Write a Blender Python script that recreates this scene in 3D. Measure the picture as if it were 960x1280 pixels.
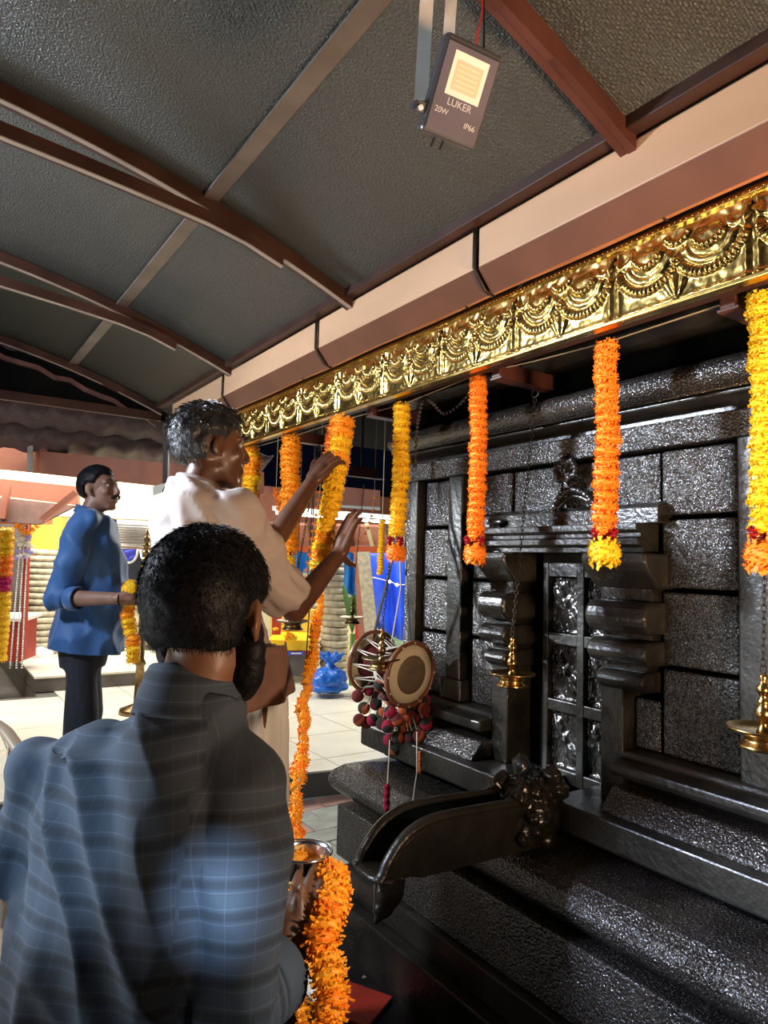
import bpy, bmesh, math, random
import numpy as np
from mathutils import Vector, Matrix, noise
for o in list(bpy.data.objects): bpy.data.objects.remove(o)
random.seed(7)
S = bpy.context.scene
COL = S.collection
PI = math.pi
rad = math.radians

# ------------------------------------------------------------ camera
yaw, pitch, roll = rad(34), rad(4.3), rad(1.6)
F0 = Vector((math.sin(yaw), math.cos(yaw), 0)); R0 = Vector((math.cos(yaw), -math.sin(yaw), 0)); U0 = Vector((0, 0, 1))
CF = F0*math.cos(pitch)+U0*math.sin(pitch); CU = U0*math.cos(pitch)-F0*math.sin(pitch)
CR = R0*math.cos(roll)+CU*math.sin(roll); CU = CU*math.cos(roll)-R0*math.sin(roll)
cd = bpy.data.cameras.new('camera'); cam = bpy.data.objects.new('camera', cd); COL.objects.link(cam)
cam.matrix_world = Matrix(((CR.x, CU.x, -CF.x, 0), (CR.y, CU.y, -CF.y, 0), (CR.z, CU.z, -CF.z, 1.6), (0, 0, 0, 1)))
cd.sensor_fit = 'VERTICAL'; cd.sensor_height = 24; cd.lens = 24*860/1280; cd.clip_start = .05
S.camera = cam

# ------------------------------------------------------------ world, lights, exposure
W = bpy.data.worlds.new('world'); S.world = W; W.use_nodes = True
W.node_tree.nodes['Background'].inputs[0].default_value = (.010, .014, .035, 1)
W.node_tree.nodes['Background'].inputs[1].default_value = .14
S.view_settings.view_transform = 'Standard'; S.view_settings.look = 'None'
S.view_settings.gamma = 1; S.view_settings.use_curve_mapping = False; S.view_settings.exposure = 0.0

def area(name, loc, target, w, h, power, color, spread=180):
    L = bpy.data.lights.new(name, 'AREA'); L.shape = 'RECTANGLE'; L.size = w; L.size_y = h
    L.energy = power; L.color = color; L.spread = rad(spread)
    o = bpy.data.objects.new(name, L); COL.objects.link(o); o.location = loc
    o.rotation_euler = (Vector(target)-Vector(loc)).to_track_quat('-Z', 'Y').to_euler(); return o
def spot(name, loc, target, power, color, angle, blend=.4, size=.05):
    L = bpy.data.lights.new(name, 'SPOT'); L.energy = power; L.color = color; L.spot_size = rad(angle); L.spot_blend = blend
    L.shadow_soft_size = size
    o = bpy.data.objects.new(name, L); COL.objects.link(o); o.location = loc
    o.rotation_euler = (Vector(target)-Vector(loc)).to_track_quat('-Z', 'Y').to_euler(); return o
area('flood_left', (-1.3, 3.2, 2.78), (1.9, 1.4, 1.3), .28, .28, 95, (.80, .88, 1))
spot('added_wall_spot', (-1.2, 3.3, 2.72), (1.92, 1.12, 1.45), 900, (.78, .87, 1), 25, .5, .06)  # added helper spot that makes the right wall blocks sparkle
spot('added_plinth_spot', (-1.6, 2.6, 2.2), (1.6, .85, .66), 520, (.62, .72, 1), 17, .6, .05)  # added helper spot for the bluish highlight on the plinth roll
spot('added_corner_spot', (-.9, 5.0, 2.6), (1.9, 2.30, 1.35), 950, (.90, .95, 1), 17, .6, .08)  # added helper spot, stands in for courtyard reflections on the left blocks
spot('added_garland_spot', (1.0, -.7, 1.9), (0.553,0.951,1.007), 110, (1, .90, .72), 13, .6, .05)  # added helper spot that brightens the foreground garland
spot('added_strap_spot', (-.9, .1, 1.35), (0.733,0.957,2.537), 45, (.80, .92, 1), 11, .6, .05)  # added weak cool helper spot for the floodlight straps
area('flood_courtyard', (.5, 7.2, 3.4), (1.6, 6.6, .3), 3.0, 2.0, 350, (1, .98, .90))
area('flood_courtyard_right', (4.6, 6.6, 3.2), (3.6, 6.8, .3), 2.0, 2.0, 260, (1, .97, .88))
area('warm_lamp_behind', (1.15, -.55, 1.2), (1.35, 1.3, 2.6), .3, .3, 29, (1, .66, .40), 110)
spot('added_sleeve_patch_spot', (-.9, -1.3, 2.3), (0.368,0.906,1.146), 900, (.60, .80, 1), 2.7, .55, .04)
spot('added_left_arm_spot', (-2.2, .6, 1.9), (0.143,1.147,1.231), 260, (.62, .82, 1), 9, .5, .03)
area('canopy_bounce', (-1.7, 2.2, .7), (-.1, 2.0, 3), 1.2, 1.2, 26, (.97, 1, .97), 130)

# ------------------------------------------------------------ material helpers
def nmat(name):
    m = bpy.data.materials.new(name); m.use_nodes = True
    nt = m.node_tree; b = nt.nodes['Principled BSDF']; return m, nt, b
def node(nt, t, **k):
    n = nt.nodes.new(t)
    for a, v in k.items():
        if a in n.inputs: n.inputs[a].default_value = v
        else: setattr(n, a, v)
    return n
def mat(name, col, rough=.5, metal=0, var=.25, vscale=6, bump=0, bscale=40, bdist=.004, emit=None, estr=0, spec=.5, coat=0, detail=3, col2=None, stretch=None, alpha=1, rvar=0, sheen=0, trans=0):
    m, nt, b = nmat(name); L = nt.links.new
    tc = node(nt, 'ShaderNodeTexCoord'); src = tc.outputs['Object']
    if stretch:
        mp = node(nt, 'ShaderNodeMapping'); mp.inputs['Scale'].default_value = stretch; L(src, mp.inputs[0]); src = mp.outputs[0]
    c2 = col2 or tuple(min(1, c*(1-var)) for c in col)
    n = node(nt, 'ShaderNodeTexNoise', Scale=vscale, Detail=4.0); L(src, n.inputs['Vector'])
    r = node(nt, 'ShaderNodeValToRGB'); r.color_ramp.elements[0].position = .35; r.color_ramp.elements[1].position = .65
    r.color_ramp.elements[0].color = (*c2, 1); r.color_ramp.elements[1].color = (*col, 1)
    L(n.outputs['Fac'], r.inputs[0]); L(r.outputs[0], b.inputs['Base Color'])
    b.inputs['Roughness'].default_value = rough; b.inputs['Metallic'].default_value = metal
    b.inputs['Specular IOR Level'].default_value = spec; b.inputs['Coat Weight'].default_value = coat
    if sheen: b.inputs['Sheen Weight'].default_value = sheen
    if trans: b.inputs['Subsurface Weight'].default_value = trans; b.inputs['Subsurface Radius'].default_value = (.01, .004, .002)
    if rvar:
        mr = node(nt, 'ShaderNodeMapRange'); mr.inputs['To Min'].default_value = max(.02, rough-rvar); mr.inputs['To Max'].default_value = rough+rvar
        L(n.outputs['Fac'], mr.inputs['Value']); L(mr.outputs[0], b.inputs['Roughness'])
    if bump:
        n2 = node(nt, 'ShaderNodeTexNoise', Scale=bscale, Detail=float(detail)); L(src, n2.inputs['Vector'])
        bp = node(nt, 'ShaderNodeBump', Strength=bump, Distance=bdist); L(n2.outputs['Fac'], bp.inputs['Height']); L(bp.outputs[0], b.inputs['Normal'])
    if emit:
        b.inputs['Emission Color'].default_value = (*emit, 1); b.inputs['Emission Strength'].default_value = estr
    return m

M = {}
def granite_mat():
    m, nt, b = nmat('hammered_black_granite'); L = nt.links.new
    tc = node(nt, 'ShaderNodeTexCoord'); src = tc.outputs['Object']
    a = node(nt, 'ShaderNodeTexNoise', Scale=5.0, Detail=4.0); g = node(nt, 'ShaderNodeTexNoise', Scale=240.0, Detail=1.0)
    v = node(nt, 'ShaderNodeTexVoronoi', Scale=125.0); n = node(nt, 'ShaderNodeTexNoise', Scale=150.0, Detail=2.0)
    for q in (a, g, v, n): L(src, q.inputs['Vector'])
    r = node(nt, 'ShaderNodeValToRGB'); r.color_ramp.elements[0].position = .35; r.color_ramp.elements[1].position = .65
    r.color_ramp.elements[0].color = (.010, .009, .008, 1); r.color_ramp.elements[1].color = (.030, .024, .020, 1); L(a.outputs['Fac'], r.inputs[0])
    s = node(nt, 'ShaderNodeMapRange'); s.inputs['From Min'].default_value = .60; s.inputs['From Max'].default_value = .72; L(g.outputs['Fac'], s.inputs['Value'])
    x = node(nt, 'ShaderNodeMixRGB'); x.inputs[2].default_value = (.12, .117, .11, 1); L(s.outputs[0], x.inputs[0]); L(r.outputs[0], x.inputs[1]); L(x.outputs[0], b.inputs['Base Color'])
    b.inputs['Roughness'].default_value = .20; b.inputs['Specular IOR Level'].default_value = .9
    k = node(nt, 'ShaderNodeMath', operation='MULTIPLY_ADD'); k.inputs[1].default_value = .7; L(v.outputs['Distance'], k.inputs[0]); L(n.outputs['Fac'], k.inputs[2])
    bp = node(nt, 'ShaderNodeBump', Strength=1.0, Distance=.0042); L(k.outputs[0], bp.inputs['Height']); L(bp.outputs[0], b.inputs['Normal'])
    return m
M['granite'] = granite_mat()
M['stone'] = mat('dressed_black_stone', (.027, .024, .019), .34, var=.6, vscale=7, bump=.6, bscale=55, bdist=.004, spec=.55, rvar=.12)
M['carved'] = mat('carved_black_stone', (.022, .019, .016), .22, var=.5, vscale=20, bump=.5, bscale=70, bdist=.004, spec=.7)
M['gap'] = mat('joint_and_recess_shade', (.006, .006, .006), .9, spec=.05)  # near-black joints; also puts recess, trough and soffit shade into the colour
M['gold'] = mat('embossed_brass_sheet', (.86, .60, .20), .24, 1, var=.35, vscale=14, bump=.15, bscale=90, bdist=.002, rvar=.08)
M['brass'] = mat('polished_brass', (.74, .47, .16), .25, 1, var=.35, vscale=30, rvar=.08)
M['oldbrass'] = mat('dull_bronze', (.30, .20, .09), .35, 1, var=.4, vscale=30)
M['iron'] = mat('dark_iron', (.05, .04, .035), .5, .7)
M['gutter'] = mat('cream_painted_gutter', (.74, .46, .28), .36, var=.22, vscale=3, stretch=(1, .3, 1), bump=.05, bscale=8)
M['gutter2'] = mat('brown_gutter_underside', (.17, .065, .035), .5, var=.3, vscale=3)  # underside in a darker brown than the gutter face
M['pipe'] = mat('orange_brown_conduit', (.50, .19, .08), .4, var=.3)
M['tube'] = mat('brown_painted_steel', (.058, .026, .019), .45, spec=.25, var=.4, vscale=5)
M['redtube'] = mat('oxide_red_painted_steel', (.10, .032, .022), .42, var=.4, vscale=5)
M['strip'] = mat('dull_aluminium_strip', (.17, .135, .115), .5, .2, var=.3)
M['edge'] = mat('pale_steel_edge', (.34, .28, .24), .45, .2)
M['galv'] = mat('galvanised_strap', (.80, .88, .92), .5, 0, var=.3, vscale=9, col2=(.62, .55, .50))
M['lampbody'] = mat('grey_lamp_housing', (.075, .070, .080), .32, .2, var=.2)
M['lampface'] = mat('grey_lamp_glass', (.16, .14, .17), .12, 0, var=.2, coat=.6)
M['lampopt'] = mat('lamp_reflector', (.75, .64, .52), .3, 0, var=.05, emit=(1, .84, .64), estr=.22)  # lamp is off; faint emission added to imitate light on the reflector
M['lampchip'] = mat('lamp_chip', (.66, .46, .28), .3, 0, var=.1, emit=(1, .70, .42), estr=.2)  # same added faint glow on the unlit chip
M['print'] = mat('white_print', (.62, .58, .58), .5)
M['wirered'] = mat('red_cable', (.55, .03, .02), .35)
M['wire'] = mat('black_cable', (.01, .01, .01), .4)
M['string'] = mat('jute_string', (.55, .44, .28), .8)
M['orangefl'] = mat('orange_marigold', (1.0, .34, .014), .6, var=.45, vscale=60, col2=(1.0, .23, .008), trans=.0)
M['amberfl'] = mat('amber_marigold', (1.0, .47, .016), .6, var=.4, vscale=60, col2=(1.0, .33, .008))
M['yellowfl'] = mat('yellow_marigold', (1.0, .72, .02), .6, var=.3, vscale=60, col2=(1.0, .56, .01))
M['rosefl'] = mat('red_rose', (.45, .004, .012), .5, var=.5, vscale=60)
M['skin'] = mat('brown_skin', (.200, .090, .050), .45, var=.25, vscale=12, bump=.12, bscale=120, bdist=.001)
M['skindark'] = mat('dark_brown_skin', (.115, .048, .028), .40, var=.3, vscale=12, bump=.12, bscale=120, bdist=.001)
M['skinlight'] = mat('tan_skin', (.27, .145, .10), .5, var=.2, vscale=12)
M['hair'] = mat('black_hair', (.008, .008, .011), .5, var=.3, vscale=40, bump=.5, bscale=220, bdist=.002, spec=.15)
M['greyhair'] = mat('greying_hair', (.035, .035, .04), .45, var=.5, vscale=50, bump=.7, bscale=90, bdist=.004, stretch=(1, 1, .4))
M['eyewhite'] = mat('eye_white', (.55, .5, .45), .3); M['eyedark'] = mat('dark_iris', (.01, .007, .005), .2)
M['blueshirt'] = mat('blue_cotton', (.024, .115, .34), .6, var=.18, vscale=5, bump=.1, bscale=300, sheen=.3)
M['denim'] = mat('navy_trousers', (.018, .022, .036), .8, var=.4, vscale=60, stretch=(1, 1, .15))
M['whitecloth'] = mat('pale_printed_cotton', (.42, .37, .355), .75, var=.3, vscale=9, stretch=(1, 1, 2.5), col2=(.40, .33, .31))
M['browncloth'] = mat('tan_shirt_lining', (.24, .13, .10), .75, var=.3, vscale=9)
M['dhoti'] = mat('white_dhoti_cotton', (.78, .80, .80), .8, var=.08, vscale=6)
M['steel'] = mat('stainless_steel', (.62, .63, .65), .2, 1, var=.1)
M['concrete'] = mat('cream_tile', (.78, .74, .62), .35, var=.1, vscale=3, bump=.05)
M['riser'] = mat('grey_cement_riser', (.13, .115, .10), .7, var=.3)
M['paver'] = mat('grey_green_paver', (.33, .34, .29), .75, var=.3, vscale=8, bump=.3, bscale=60)
M['paverred'] = mat('pink_red_paver', (.48, .26, .20), .75, var=.3, vscale=8, bump=.3, bscale=60)
M['wetfloor'] = mat('wet_black_floor', (.015, .013, .012), .25, var=.5, vscale=10, bump=.25, bscale=25, bdist=.006)
M['mortar'] = mat('dusty_joint_sand', (.16, .14, .12), .9)
M['orangebeam'] = mat('orange_painted_beam', (.56, .22, .14), .5, var=.2, vscale=3)
M['orangepaint'] = mat('vivid_orange_paint', (.80, .16, .04), .5, var=.2)
M['redpaint'] = mat('red_painted_wood', (.46, .035, .02), .45, var=.25)
M['yellowpaint'] = mat('yellow_paint', (.90, .66, .10), .6, var=.1)
M['creamwall'] = mat('cream_plaster', (.88, .76, .46), .7, var=.1, vscale=2)
M['whitewall'] = mat('white_sheet', (.85, .85, .80), .6, var=.1)
M['bamboo'] = mat('pale_weathered_roll', (.56, .49, .34), .8, var=.45, vscale=14, stretch=(1, 1, .35), bump=.4, bscale=50)
M['tile'] = mat('old_clay_tile', (.060, .032, .045), .7, var=.6, vscale=12, bump=.4, bscale=30)
M['navycloth'] = mat('blue_bunting', (.06, .07, .62), .6, var=.2)
M['bluetarp'] = mat('blue_tarpaulin', (.02, .09, .80), .45, var=.3, vscale=3)
M['skyblue'] = mat('bright_blue_cloth', (.02, .28, .85), .5, var=.3, vscale=4)
M['bluebag'] = mat('blue_plastic_bag', (.02, .16, .72), .22, var=.3, vscale=10, bump=.6, bscale=26, bdist=.02)
M['whitebag'] = mat('white_plastic_bundle', (.85, .85, .83), .4, var=.1, bump=.5, bscale=18, bdist=.02)
M['leaf'] = mat('plantain_leaf', (.14, .34, .07), .5, var=.4)
M['magenta'] = mat('magenta_flower', (.65, .01, .16), .6)
M['silverbead'] = mat('silver_beads', (.8, .8, .8), .2, .9, var=.2, vscale=90)
M['tubelight'] = mat('fluorescent_tube', (1, 1, 1), .5, emit=(.93, 1, 1), estr=14)
M['flame'] = mat('oil_flame', (1, .6, .2), .5, emit=(1, .50, .16), estr=28)
M['fairy'] = mat('warm_bulb', (1, .9, .7), .5, emit=(1, .88, .62), estr=9)
M['rim'] = mat('brown_lacquered_rim', (.20, .075, .035), .35, var=.3, vscale=20)
M['drumskin'] = mat('cream_drum_skin', (.66, .58, .42), .6, var=.12, vscale=12)
M['drumpatch'] = mat('brown_drum_patch', (.16, .115, .07), .6, var=.3, vscale=15)
M['redcloth'] = mat('dark_red_cloth', (.16, .012, .012), .7)
M['cord'] = mat('cream_cotton_cord', (.66, .58, .47), .8)
M['woolred'] = mat('maroon_wool', (.19, .02, .02), .9, var=.5, vscale=60, bump=.8, bscale=200)
M['woolorange'] = mat('rust_wool', (.60, .13, .03), .9, var=.5, vscale=60, bump=.8, bscale=200)
M['woolblack'] = mat('black_green_wool', (.03, .03, .02), .9, var=.5, vscale=60, bump=.8, bscale=200)
M['woolcrimson'] = mat('crimson_wool', (.50, .01, .06), .9, var=.5, bump=.8, bscale=200)
M['strap'] = mat('black_webbing_strap', (.012, .012, .014), .5)
M['plastic'] = mat('beige_plastic', (.42, .32, .22), .4, var=.15)
M['wood'] = mat('worn_wood', (.25, .13, .06), .6, var=.4, stretch=(1, 1, .2))
M['thread'] = mat('dark_thread', (.02, .015, .012), .7)
M['ridge'] = mat('weathered_ridge_tile', (.17, .075, .065), .8, var=.6, vscale=9)

def roof_mat():
    m, nt, b = nmat('black_embossed_roof_sheet'); L = nt.links.new
    tc = node(nt, 'ShaderNodeTexCoord'); mp = node(nt, 'ShaderNodeMapping'); L(tc.outputs['Object'], mp.inputs[0])
    br = node(nt, 'ShaderNodeTexBrick', Scale=34.0); br.inputs['Mortar Size'].default_value = .035; br.inputs['Mortar Smooth'].default_value = .8
    L(mp.outputs[0], br.inputs['Vector'])
    n = node(nt, 'ShaderNodeTexNoise', Scale=130.0, Detail=2.0); L(mp.outputs[0], n.inputs['Vector'])
    a = node(nt, 'ShaderNodeMath', operation='MULTIPLY_ADD'); a.inputs[1].default_value = .8; L(br.outputs['Fac'], a.inputs[0]); L(n.outputs['Fac'], a.inputs[2])
    bp = node(nt, 'ShaderNodeBump', Strength=.9, Distance=.012); L(a.outputs[0], bp.inputs['Height']); L(bp.outputs[0], b.inputs['Normal'])
    n2 = node(nt, 'ShaderNodeTexNoise', Scale=2.0); L(mp.outputs[0], n2.inputs['Vector'])
    r = node(nt, 'ShaderNodeValToRGB'); r.color_ramp.elements[0].color = (.045, .048, .046, 1); r.color_ramp.elements[1].color = (.075, .075, .066, 1)
    L(n2.outputs['Fac'], r.inputs[0]); L(r.outputs[0], b.inputs['Base Color']); b.inputs['Roughness'].default_value = .42
    return m
M['roof'] = roof_mat()

def plaid_mat():
    m, nt, b = nmat('navy_plaid_flannel'); L = nt.links.new
    uv = node(nt, 'ShaderNodeUVMap'); uv.uv_map = 'plaid'; sp = node(nt, 'ShaderNodeSeparateXYZ'); L(uv.outputs[0], sp.inputs[0])
    def stripe(out, period, width, off, soft=.03):
        a = node(nt, 'ShaderNodeMath', operation='MULTIPLY_ADD'); a.inputs[1].default_value = 1/period; a.inputs[2].default_value = off; L(out, a.inputs[0])
        f = node(nt, 'ShaderNodeMath', operation='PINGPONG'); f.inputs[1].default_value = .14; L(a.outputs[0], f.inputs[0])
        r = node(nt, 'ShaderNodeMapRange'); r.interpolation_type = 'SMOOTHSTEP'; r.inputs['From Min'].default_value = width/period/2+soft; r.inputs['From Max'].default_value = width/period/2-soft
        L(f.outputs[0], r.inputs['Value']); return r.outputs[0]
    def mix(fac, k, c, prev):
        mm = node(nt, 'ShaderNodeMath', operation='MULTIPLY'); mm.inputs[1].default_value = k; L(fac, mm.inputs[0])
        x = node(nt, 'ShaderNodeMixRGB'); x.inputs[2].default_value = (*c, 1); L(mm.outputs[0], x.inputs[0])
        if isinstance(prev, tuple): x.inputs[1].default_value = (*prev, 1)
        else: L(prev, x.inputs[1])
        return x.outputs[0]
    c = (.012, .015, .023)
    X, Y = sp.outputs[0], sp.outputs[1]
    c = mix(stripe(Y, .170, .070, 0, .08), .8, (.050, .070, .105), c)
    c = mix(stripe(X, .150, .060, .2, .08), .75, (.050, .070, .105), c)
    c = mix(stripe(Y, .150, .012, .5, .02), .5, (.008, .010, .015), c)
    c = mix(stripe(Y, .075, .0014, .30, .008), .20, (.20, .25, .32), c)
    c = mix(stripe(X, .130, .0014, .68, .006), .14, (.20, .25, .32), c)
    L(c, b.inputs['Base Color']); b.inputs['Roughness'].default_value = .8; 
    n = node(nt, 'ShaderNodeTexNoise', Scale=900.0); bp = node(nt, 'ShaderNodeBump', Strength=.15, Distance=.001); L(uv.outputs[0], n.inputs['Vector']); L(n.outputs['Fac'], bp.inputs['Height']); L(bp.outputs[0], b.inputs['Normal'])
    return m
M['plaid'] = plaid_mat()

# ------------------------------------------------------------ object helpers
def tag(o, label=None, cat=None, group=None, kind=None):
    if label: o['label'] = label
    if cat: o['category'] = cat
    if group: o['group'] = group
    if kind: o['kind'] = kind
    return o
def empty(name, loc=(0, 0, 0), label=None, cat=None, group=None, kind=None):
    o = bpy.data.objects.new(name, None); COL.objects.link(o); o.location = loc; o.empty_display_size = .05
    return tag(o, label, cat, group, kind)
def worldloc(o):
    v = Vector(o.location); return v + (worldloc(o.parent) if o.parent else Vector((0, 0, 0)))
def link(name, me, m, parent=None, loc=None, rot=None, scale=None, smooth=False, world=True):
    """me in world coordinates (world=True, no loc) or in local ones with a world loc"""
    if m is not None and not me.materials:
        for q in (m if isinstance(m, (list, tuple)) else [m]): me.materials.append(q)
    o = bpy.data.objects.new(name, me); COL.objects.link(o)
    base = worldloc(parent) if parent else Vector((0, 0, 0))
    if loc is None:
        vs = np.empty(len(me.vertices)*3, 'f'); me.vertices.foreach_get('co', vs); vs = vs.reshape(-1, 3)
        c = (vs.min(0)+vs.max(0))/2; c[2] = vs[:, 2].min()
        vs = vs-c; me.vertices.foreach_set('co', vs.ravel()); me.update(); loc = Vector([float(q) for q in c])
    o.location = Vector(loc)-base
    if parent: o.parent = parent
    if rot is not None:
        o.rotation_euler = rot.to_euler() if hasattr(rot, 'to_euler') else rot
    if scale is not None: o.scale = scale if hasattr(scale, '__len__') else (scale,)*3
    if smooth: me.polygons.foreach_set('use_smooth', [True]*len(me.polygons))
    return o
def copyo(src, parent, loc, rot=None, scale=None, name=None):
    c = src.copy(); COL.objects.link(c); c.parent = parent
    c.location = Vector(loc)-(worldloc(parent) if parent else Vector((0, 0, 0)))
    if rot is not None: c.rotation_euler = rot.to_euler() if hasattr(rot, 'to_euler') else rot
    if scale is not None: c.scale = scale if hasattr(scale, '__len__') else (scale,)*3
    return c
class MB:
    def __init__(s): s.v = []; s.f = []
    def add(s, v, f):
        n = len(s.v); s.v += [tuple(p) for p in v]; s.f += [tuple(i+n for i in q) for q in f]; return s
    def box(s, a, b, M_=None):
        (x0, y0, z0), (x1, y1, z1) = a, b
        v = [Vector(p) for p in ((x0, y0, z0), (x1, y0, z0), (x1, y1, z0), (x0, y1, z0), (x0, y0, z1), (x1, y0, z1), (x1, y1, z1), (x0, y1, z1))]
        if M_: v = [M_@p for p in v]
        return s.add(v, [(0, 3, 2, 1), (4, 5, 6, 7), (0, 1, 5, 4), (1, 2, 6, 5), (2, 3, 7, 6), (3, 0, 4, 7)])
    def tube(s, pts, r, n=8, closed=False, flat=1.0, upv=None):
        pts = [Vector(p) for p in pts]; rings = []; k = len(pts); rs = r if hasattr(r, '__len__') else [r]*k
        up = None; vs = []
        for i, p in enumerate(pts):
            if closed: t = (pts[(i+1) % k]-pts[i-1])
            else: t = pts[min(i+1, k-1)]-pts[max(i-1, 0)]
            t = t.normalized() if t.length > 1e-9 else Vector((0, 0, 1))
            if up is None: up = (Vector(upv) if upv else (Vector((0, 0, 1)) if abs(t.z) < .9 else Vector((1, 0, 0))))
            a = t.cross(up).normalized(); up = a.cross(t).normalized()
            for j in range(n):
                w = 2*PI*j/n; vs.append(p+a*math.cos(w)*rs[i]+up*math.sin(w)*rs[i]*flat)
        fs = []
        for i in range(k if closed else k-1):
            for j in range(n): fs.append((i*n+j, i*n+(j+1) % n, ((i+1) % k)*n+(j+1) % n, ((i+1) % k)*n+j))
        if not closed: fs += [tuple(range(n))[::-1], tuple((k-1)*n+j for j in range(n))]
        return s.add(vs, fs)
    def lathe(s, prof, n=20, M_=None, cap=True):
        vs = []; fs = []
        for (r, z) in prof:
            for j in range(n): vs.append(Vector((r*math.cos(2*PI*j/n), r*math.sin(2*PI*j/n), z)))
        for i in range(len(prof)-1):
            for j in range(n): fs.append((i*n+j, i*n+(j+1) % n, (i+1)*n+(j+1) % n, (i+1)*n+j))
        if cap: fs += [tuple(range(n))[::-1], tuple((len(prof)-1)*n+j for j in range(n))]
        if M_: vs = [M_@v for v in vs]
        return s.add(vs, fs)
    def sphere(s, c, r, n=12, m=8, rr=(1, 1, 1), M_=None):
        vs = [Vector((0, 0, 1))]
        for i in range(1, m):
            a = PI*i/m
            for j in range(n): b = 2*PI*j/n; vs.append(Vector((math.sin(a)*math.cos(b), math.sin(a)*math.sin(b), math.cos(a))))
        vs.append(Vector((0, 0, -1))); fs = []
        for j in range(n): fs.append((0, 1+j, 1+(j+1) % n)); fs.append((len(vs)-1, 1+(m-2)*n+(j+1) % n, 1+(m-2)*n+j))
        for i in range(m-2):
            for j in range(n): fs.append((1+i*n+j, 1+(i+1)*n+j, 1+(i+1)*n+(j+1) % n, 1+i*n+(j+1) % n))
        vs = [Vector((v.x*rr[0]*r, v.y*rr[1]*r, v.z*rr[2]*r)) for v in vs]
        if M_: vs = [M_@v for v in vs]
        c = Vector(c); return s.add([v+c for v in vs], fs)
    def extrude(s, prof, axis_pts, closed=True):
        """prof: list of (x,z); axis_pts: list of y"""
        vs = []; n = len(prof)
        for y in axis_pts:
            for (x, z) in prof: vs.append(Vector((x, y, z)))
        fs = []
        for i in range(len(axis_pts)-1):
            for j in range(n if closed else n-1): fs.append((i*n+j, (i+1)*n+j, (i+1)*n+(j+1) % n, i*n+(j+1) % n))
        if closed: fs += [tuple(range(n)), tuple(((len(axis_pts)-1)*n+j) for j in range(n))[::-1]]
        return s.add(vs, fs)
    def mesh(s, name='m', smooth=False, fix=True):
        me = bpy.data.meshes.new(name); me.from_pydata([tuple(p) for p in s.v], [], s.f); me.update()
        if fix:
            bm = bmesh.new(); bm.from_mesh(me); bmesh.ops.recalc_face_normals(bm, faces=bm.faces); bm.to_mesh(me); bm.free()
        if smooth: me.polygons.foreach_set('use_smooth', [True]*len(me.polygons))
        return me
    def build(s, name, m, parent=None, smooth=False, bevel=0, fix=True, **k):
        o = link(name, s.mesh(name, smooth, fix), m, parent, **k)
        if bevel:
            md = o.modifiers.new('bevel', 'BEVEL'); md.width = bevel; md.segments = 2; md.limit_method = 'ANGLE'
        return o
def box(name, a, b, m, parent=None, bevel=0, **k): return MB().box(a, b).build(name, m, parent, bevel=bevel, **k)
def frame(origin, xax, yax, zax):
    x, y, z = Vector(xax).normalized(), Vector(yax).normalized(), Vector(zax).normalized()
    o = Vector(origin); return Matrix(((x.x, y.x, z.x, o.x), (x.y, y.y, z.y, o.y), (x.z, y.z, z.z, o.z), (0, 0, 0, 1)))
def bez(p, n):
    """catmull-rom through the points"""
    p = [Vector(q) for q in p]; p = [p[0]*2-p[1]]+p+[p[-1]*2-p[-2]]; out = []
    for i in range(1, len(p)-2):
        for k in range(n):
            t = k/n; a, b, c, d = p[i-1:i+3]
            out.append(.5*((2*b)+(c-a)*t+(2*a-5*b+4*c-d)*t*t+(3*b-a-3*c+d)*t**3))
    out.append(p[-2]); return out
# ------------------------------------------------------------ blob modelling: closed shells fused by a voxel remesh
class Blob(MB):
    def cap(s, a, b, r0, r1=None, n=14):
        r1 = r0 if r1 is None else r1; a, b = Vector(a), Vector(b); d = b-a
        if d.length < 1e-5: return s.sphere(a, r0, n, 8)
        pts = []; rs = []; u = d.normalized()
        for k in range(5): t = PI/2*k/4; pts.append(a-u*r0*math.cos(t)); rs.append(max(1e-4, r0*math.sin(t)))
        for k in range(5): t = PI/2*k/4; pts.append(b+u*r1*math.sin(t)); rs.append(max(1e-4, r1*math.cos(t)))
        return s.tube(pts, rs, n)
    def ell(s, c, rr, M_=None, n=20, m=14): return s.sphere(c, 1, n, m, rr, M_)
    def chain(s, pts, rs):
        for i in range(len(pts)-1): s.cap(pts[i], pts[i+1], rs[i], rs[i+1])
        return s
    def loft(s, rings, n=28):
        """rings: (center, rx, ry, xaxis, yaxis)"""
        vs = []; fs = []
        for (c, rx, ry, xa, ya) in rings:
            for j in range(n):
                t = 2*PI*j/n; cx, sy = math.cos(t), math.sin(t)
                vs.append(Vector(c)+Vector(xa)*rx*math.copysign(abs(cx)**.85, cx)+Vector(ya)*ry*math.copysign(abs(sy)**.85, sy))
        k = len(rings)
        for i in range(k-1):
            for j in range(n): fs.append((i*n+j, i*n+(j+1) % n, (i+1)*n+(j+1) % n, (i+1)*n+j))
        fs += [tuple(range(n))[::-1], tuple((k-1)*n+j for j in range(n))]
        return s.add(vs, fs)
    def fuse(s, voxel, smooth=6, factor=.5):
        me = s.mesh('tmp'); o = bpy.data.objects.new('tmp', me); COL.objects.link(o)
        r = o.modifiers.new('r', 'REMESH'); r.mode = 'VOXEL'; r.voxel_size = voxel
        if smooth: q = o.modifiers.new('s', 'SMOOTH'); q.iterations = smooth; q.factor = factor
        dg = bpy.context.evaluated_depsgraph_get(); out = bpy.data.meshes.new_from_object(o.evaluated_get(dg))
        bpy.data.objects.remove(o); out.materials.clear()
        out.polygons.foreach_set('use_smooth', [True]*len(out.polygons)); return out
def verts(me):
    v = np.empty(len(me.vertices)*3, 'f'); me.vertices.foreach_get('co', v); return v.reshape(-1, 3)
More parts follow.
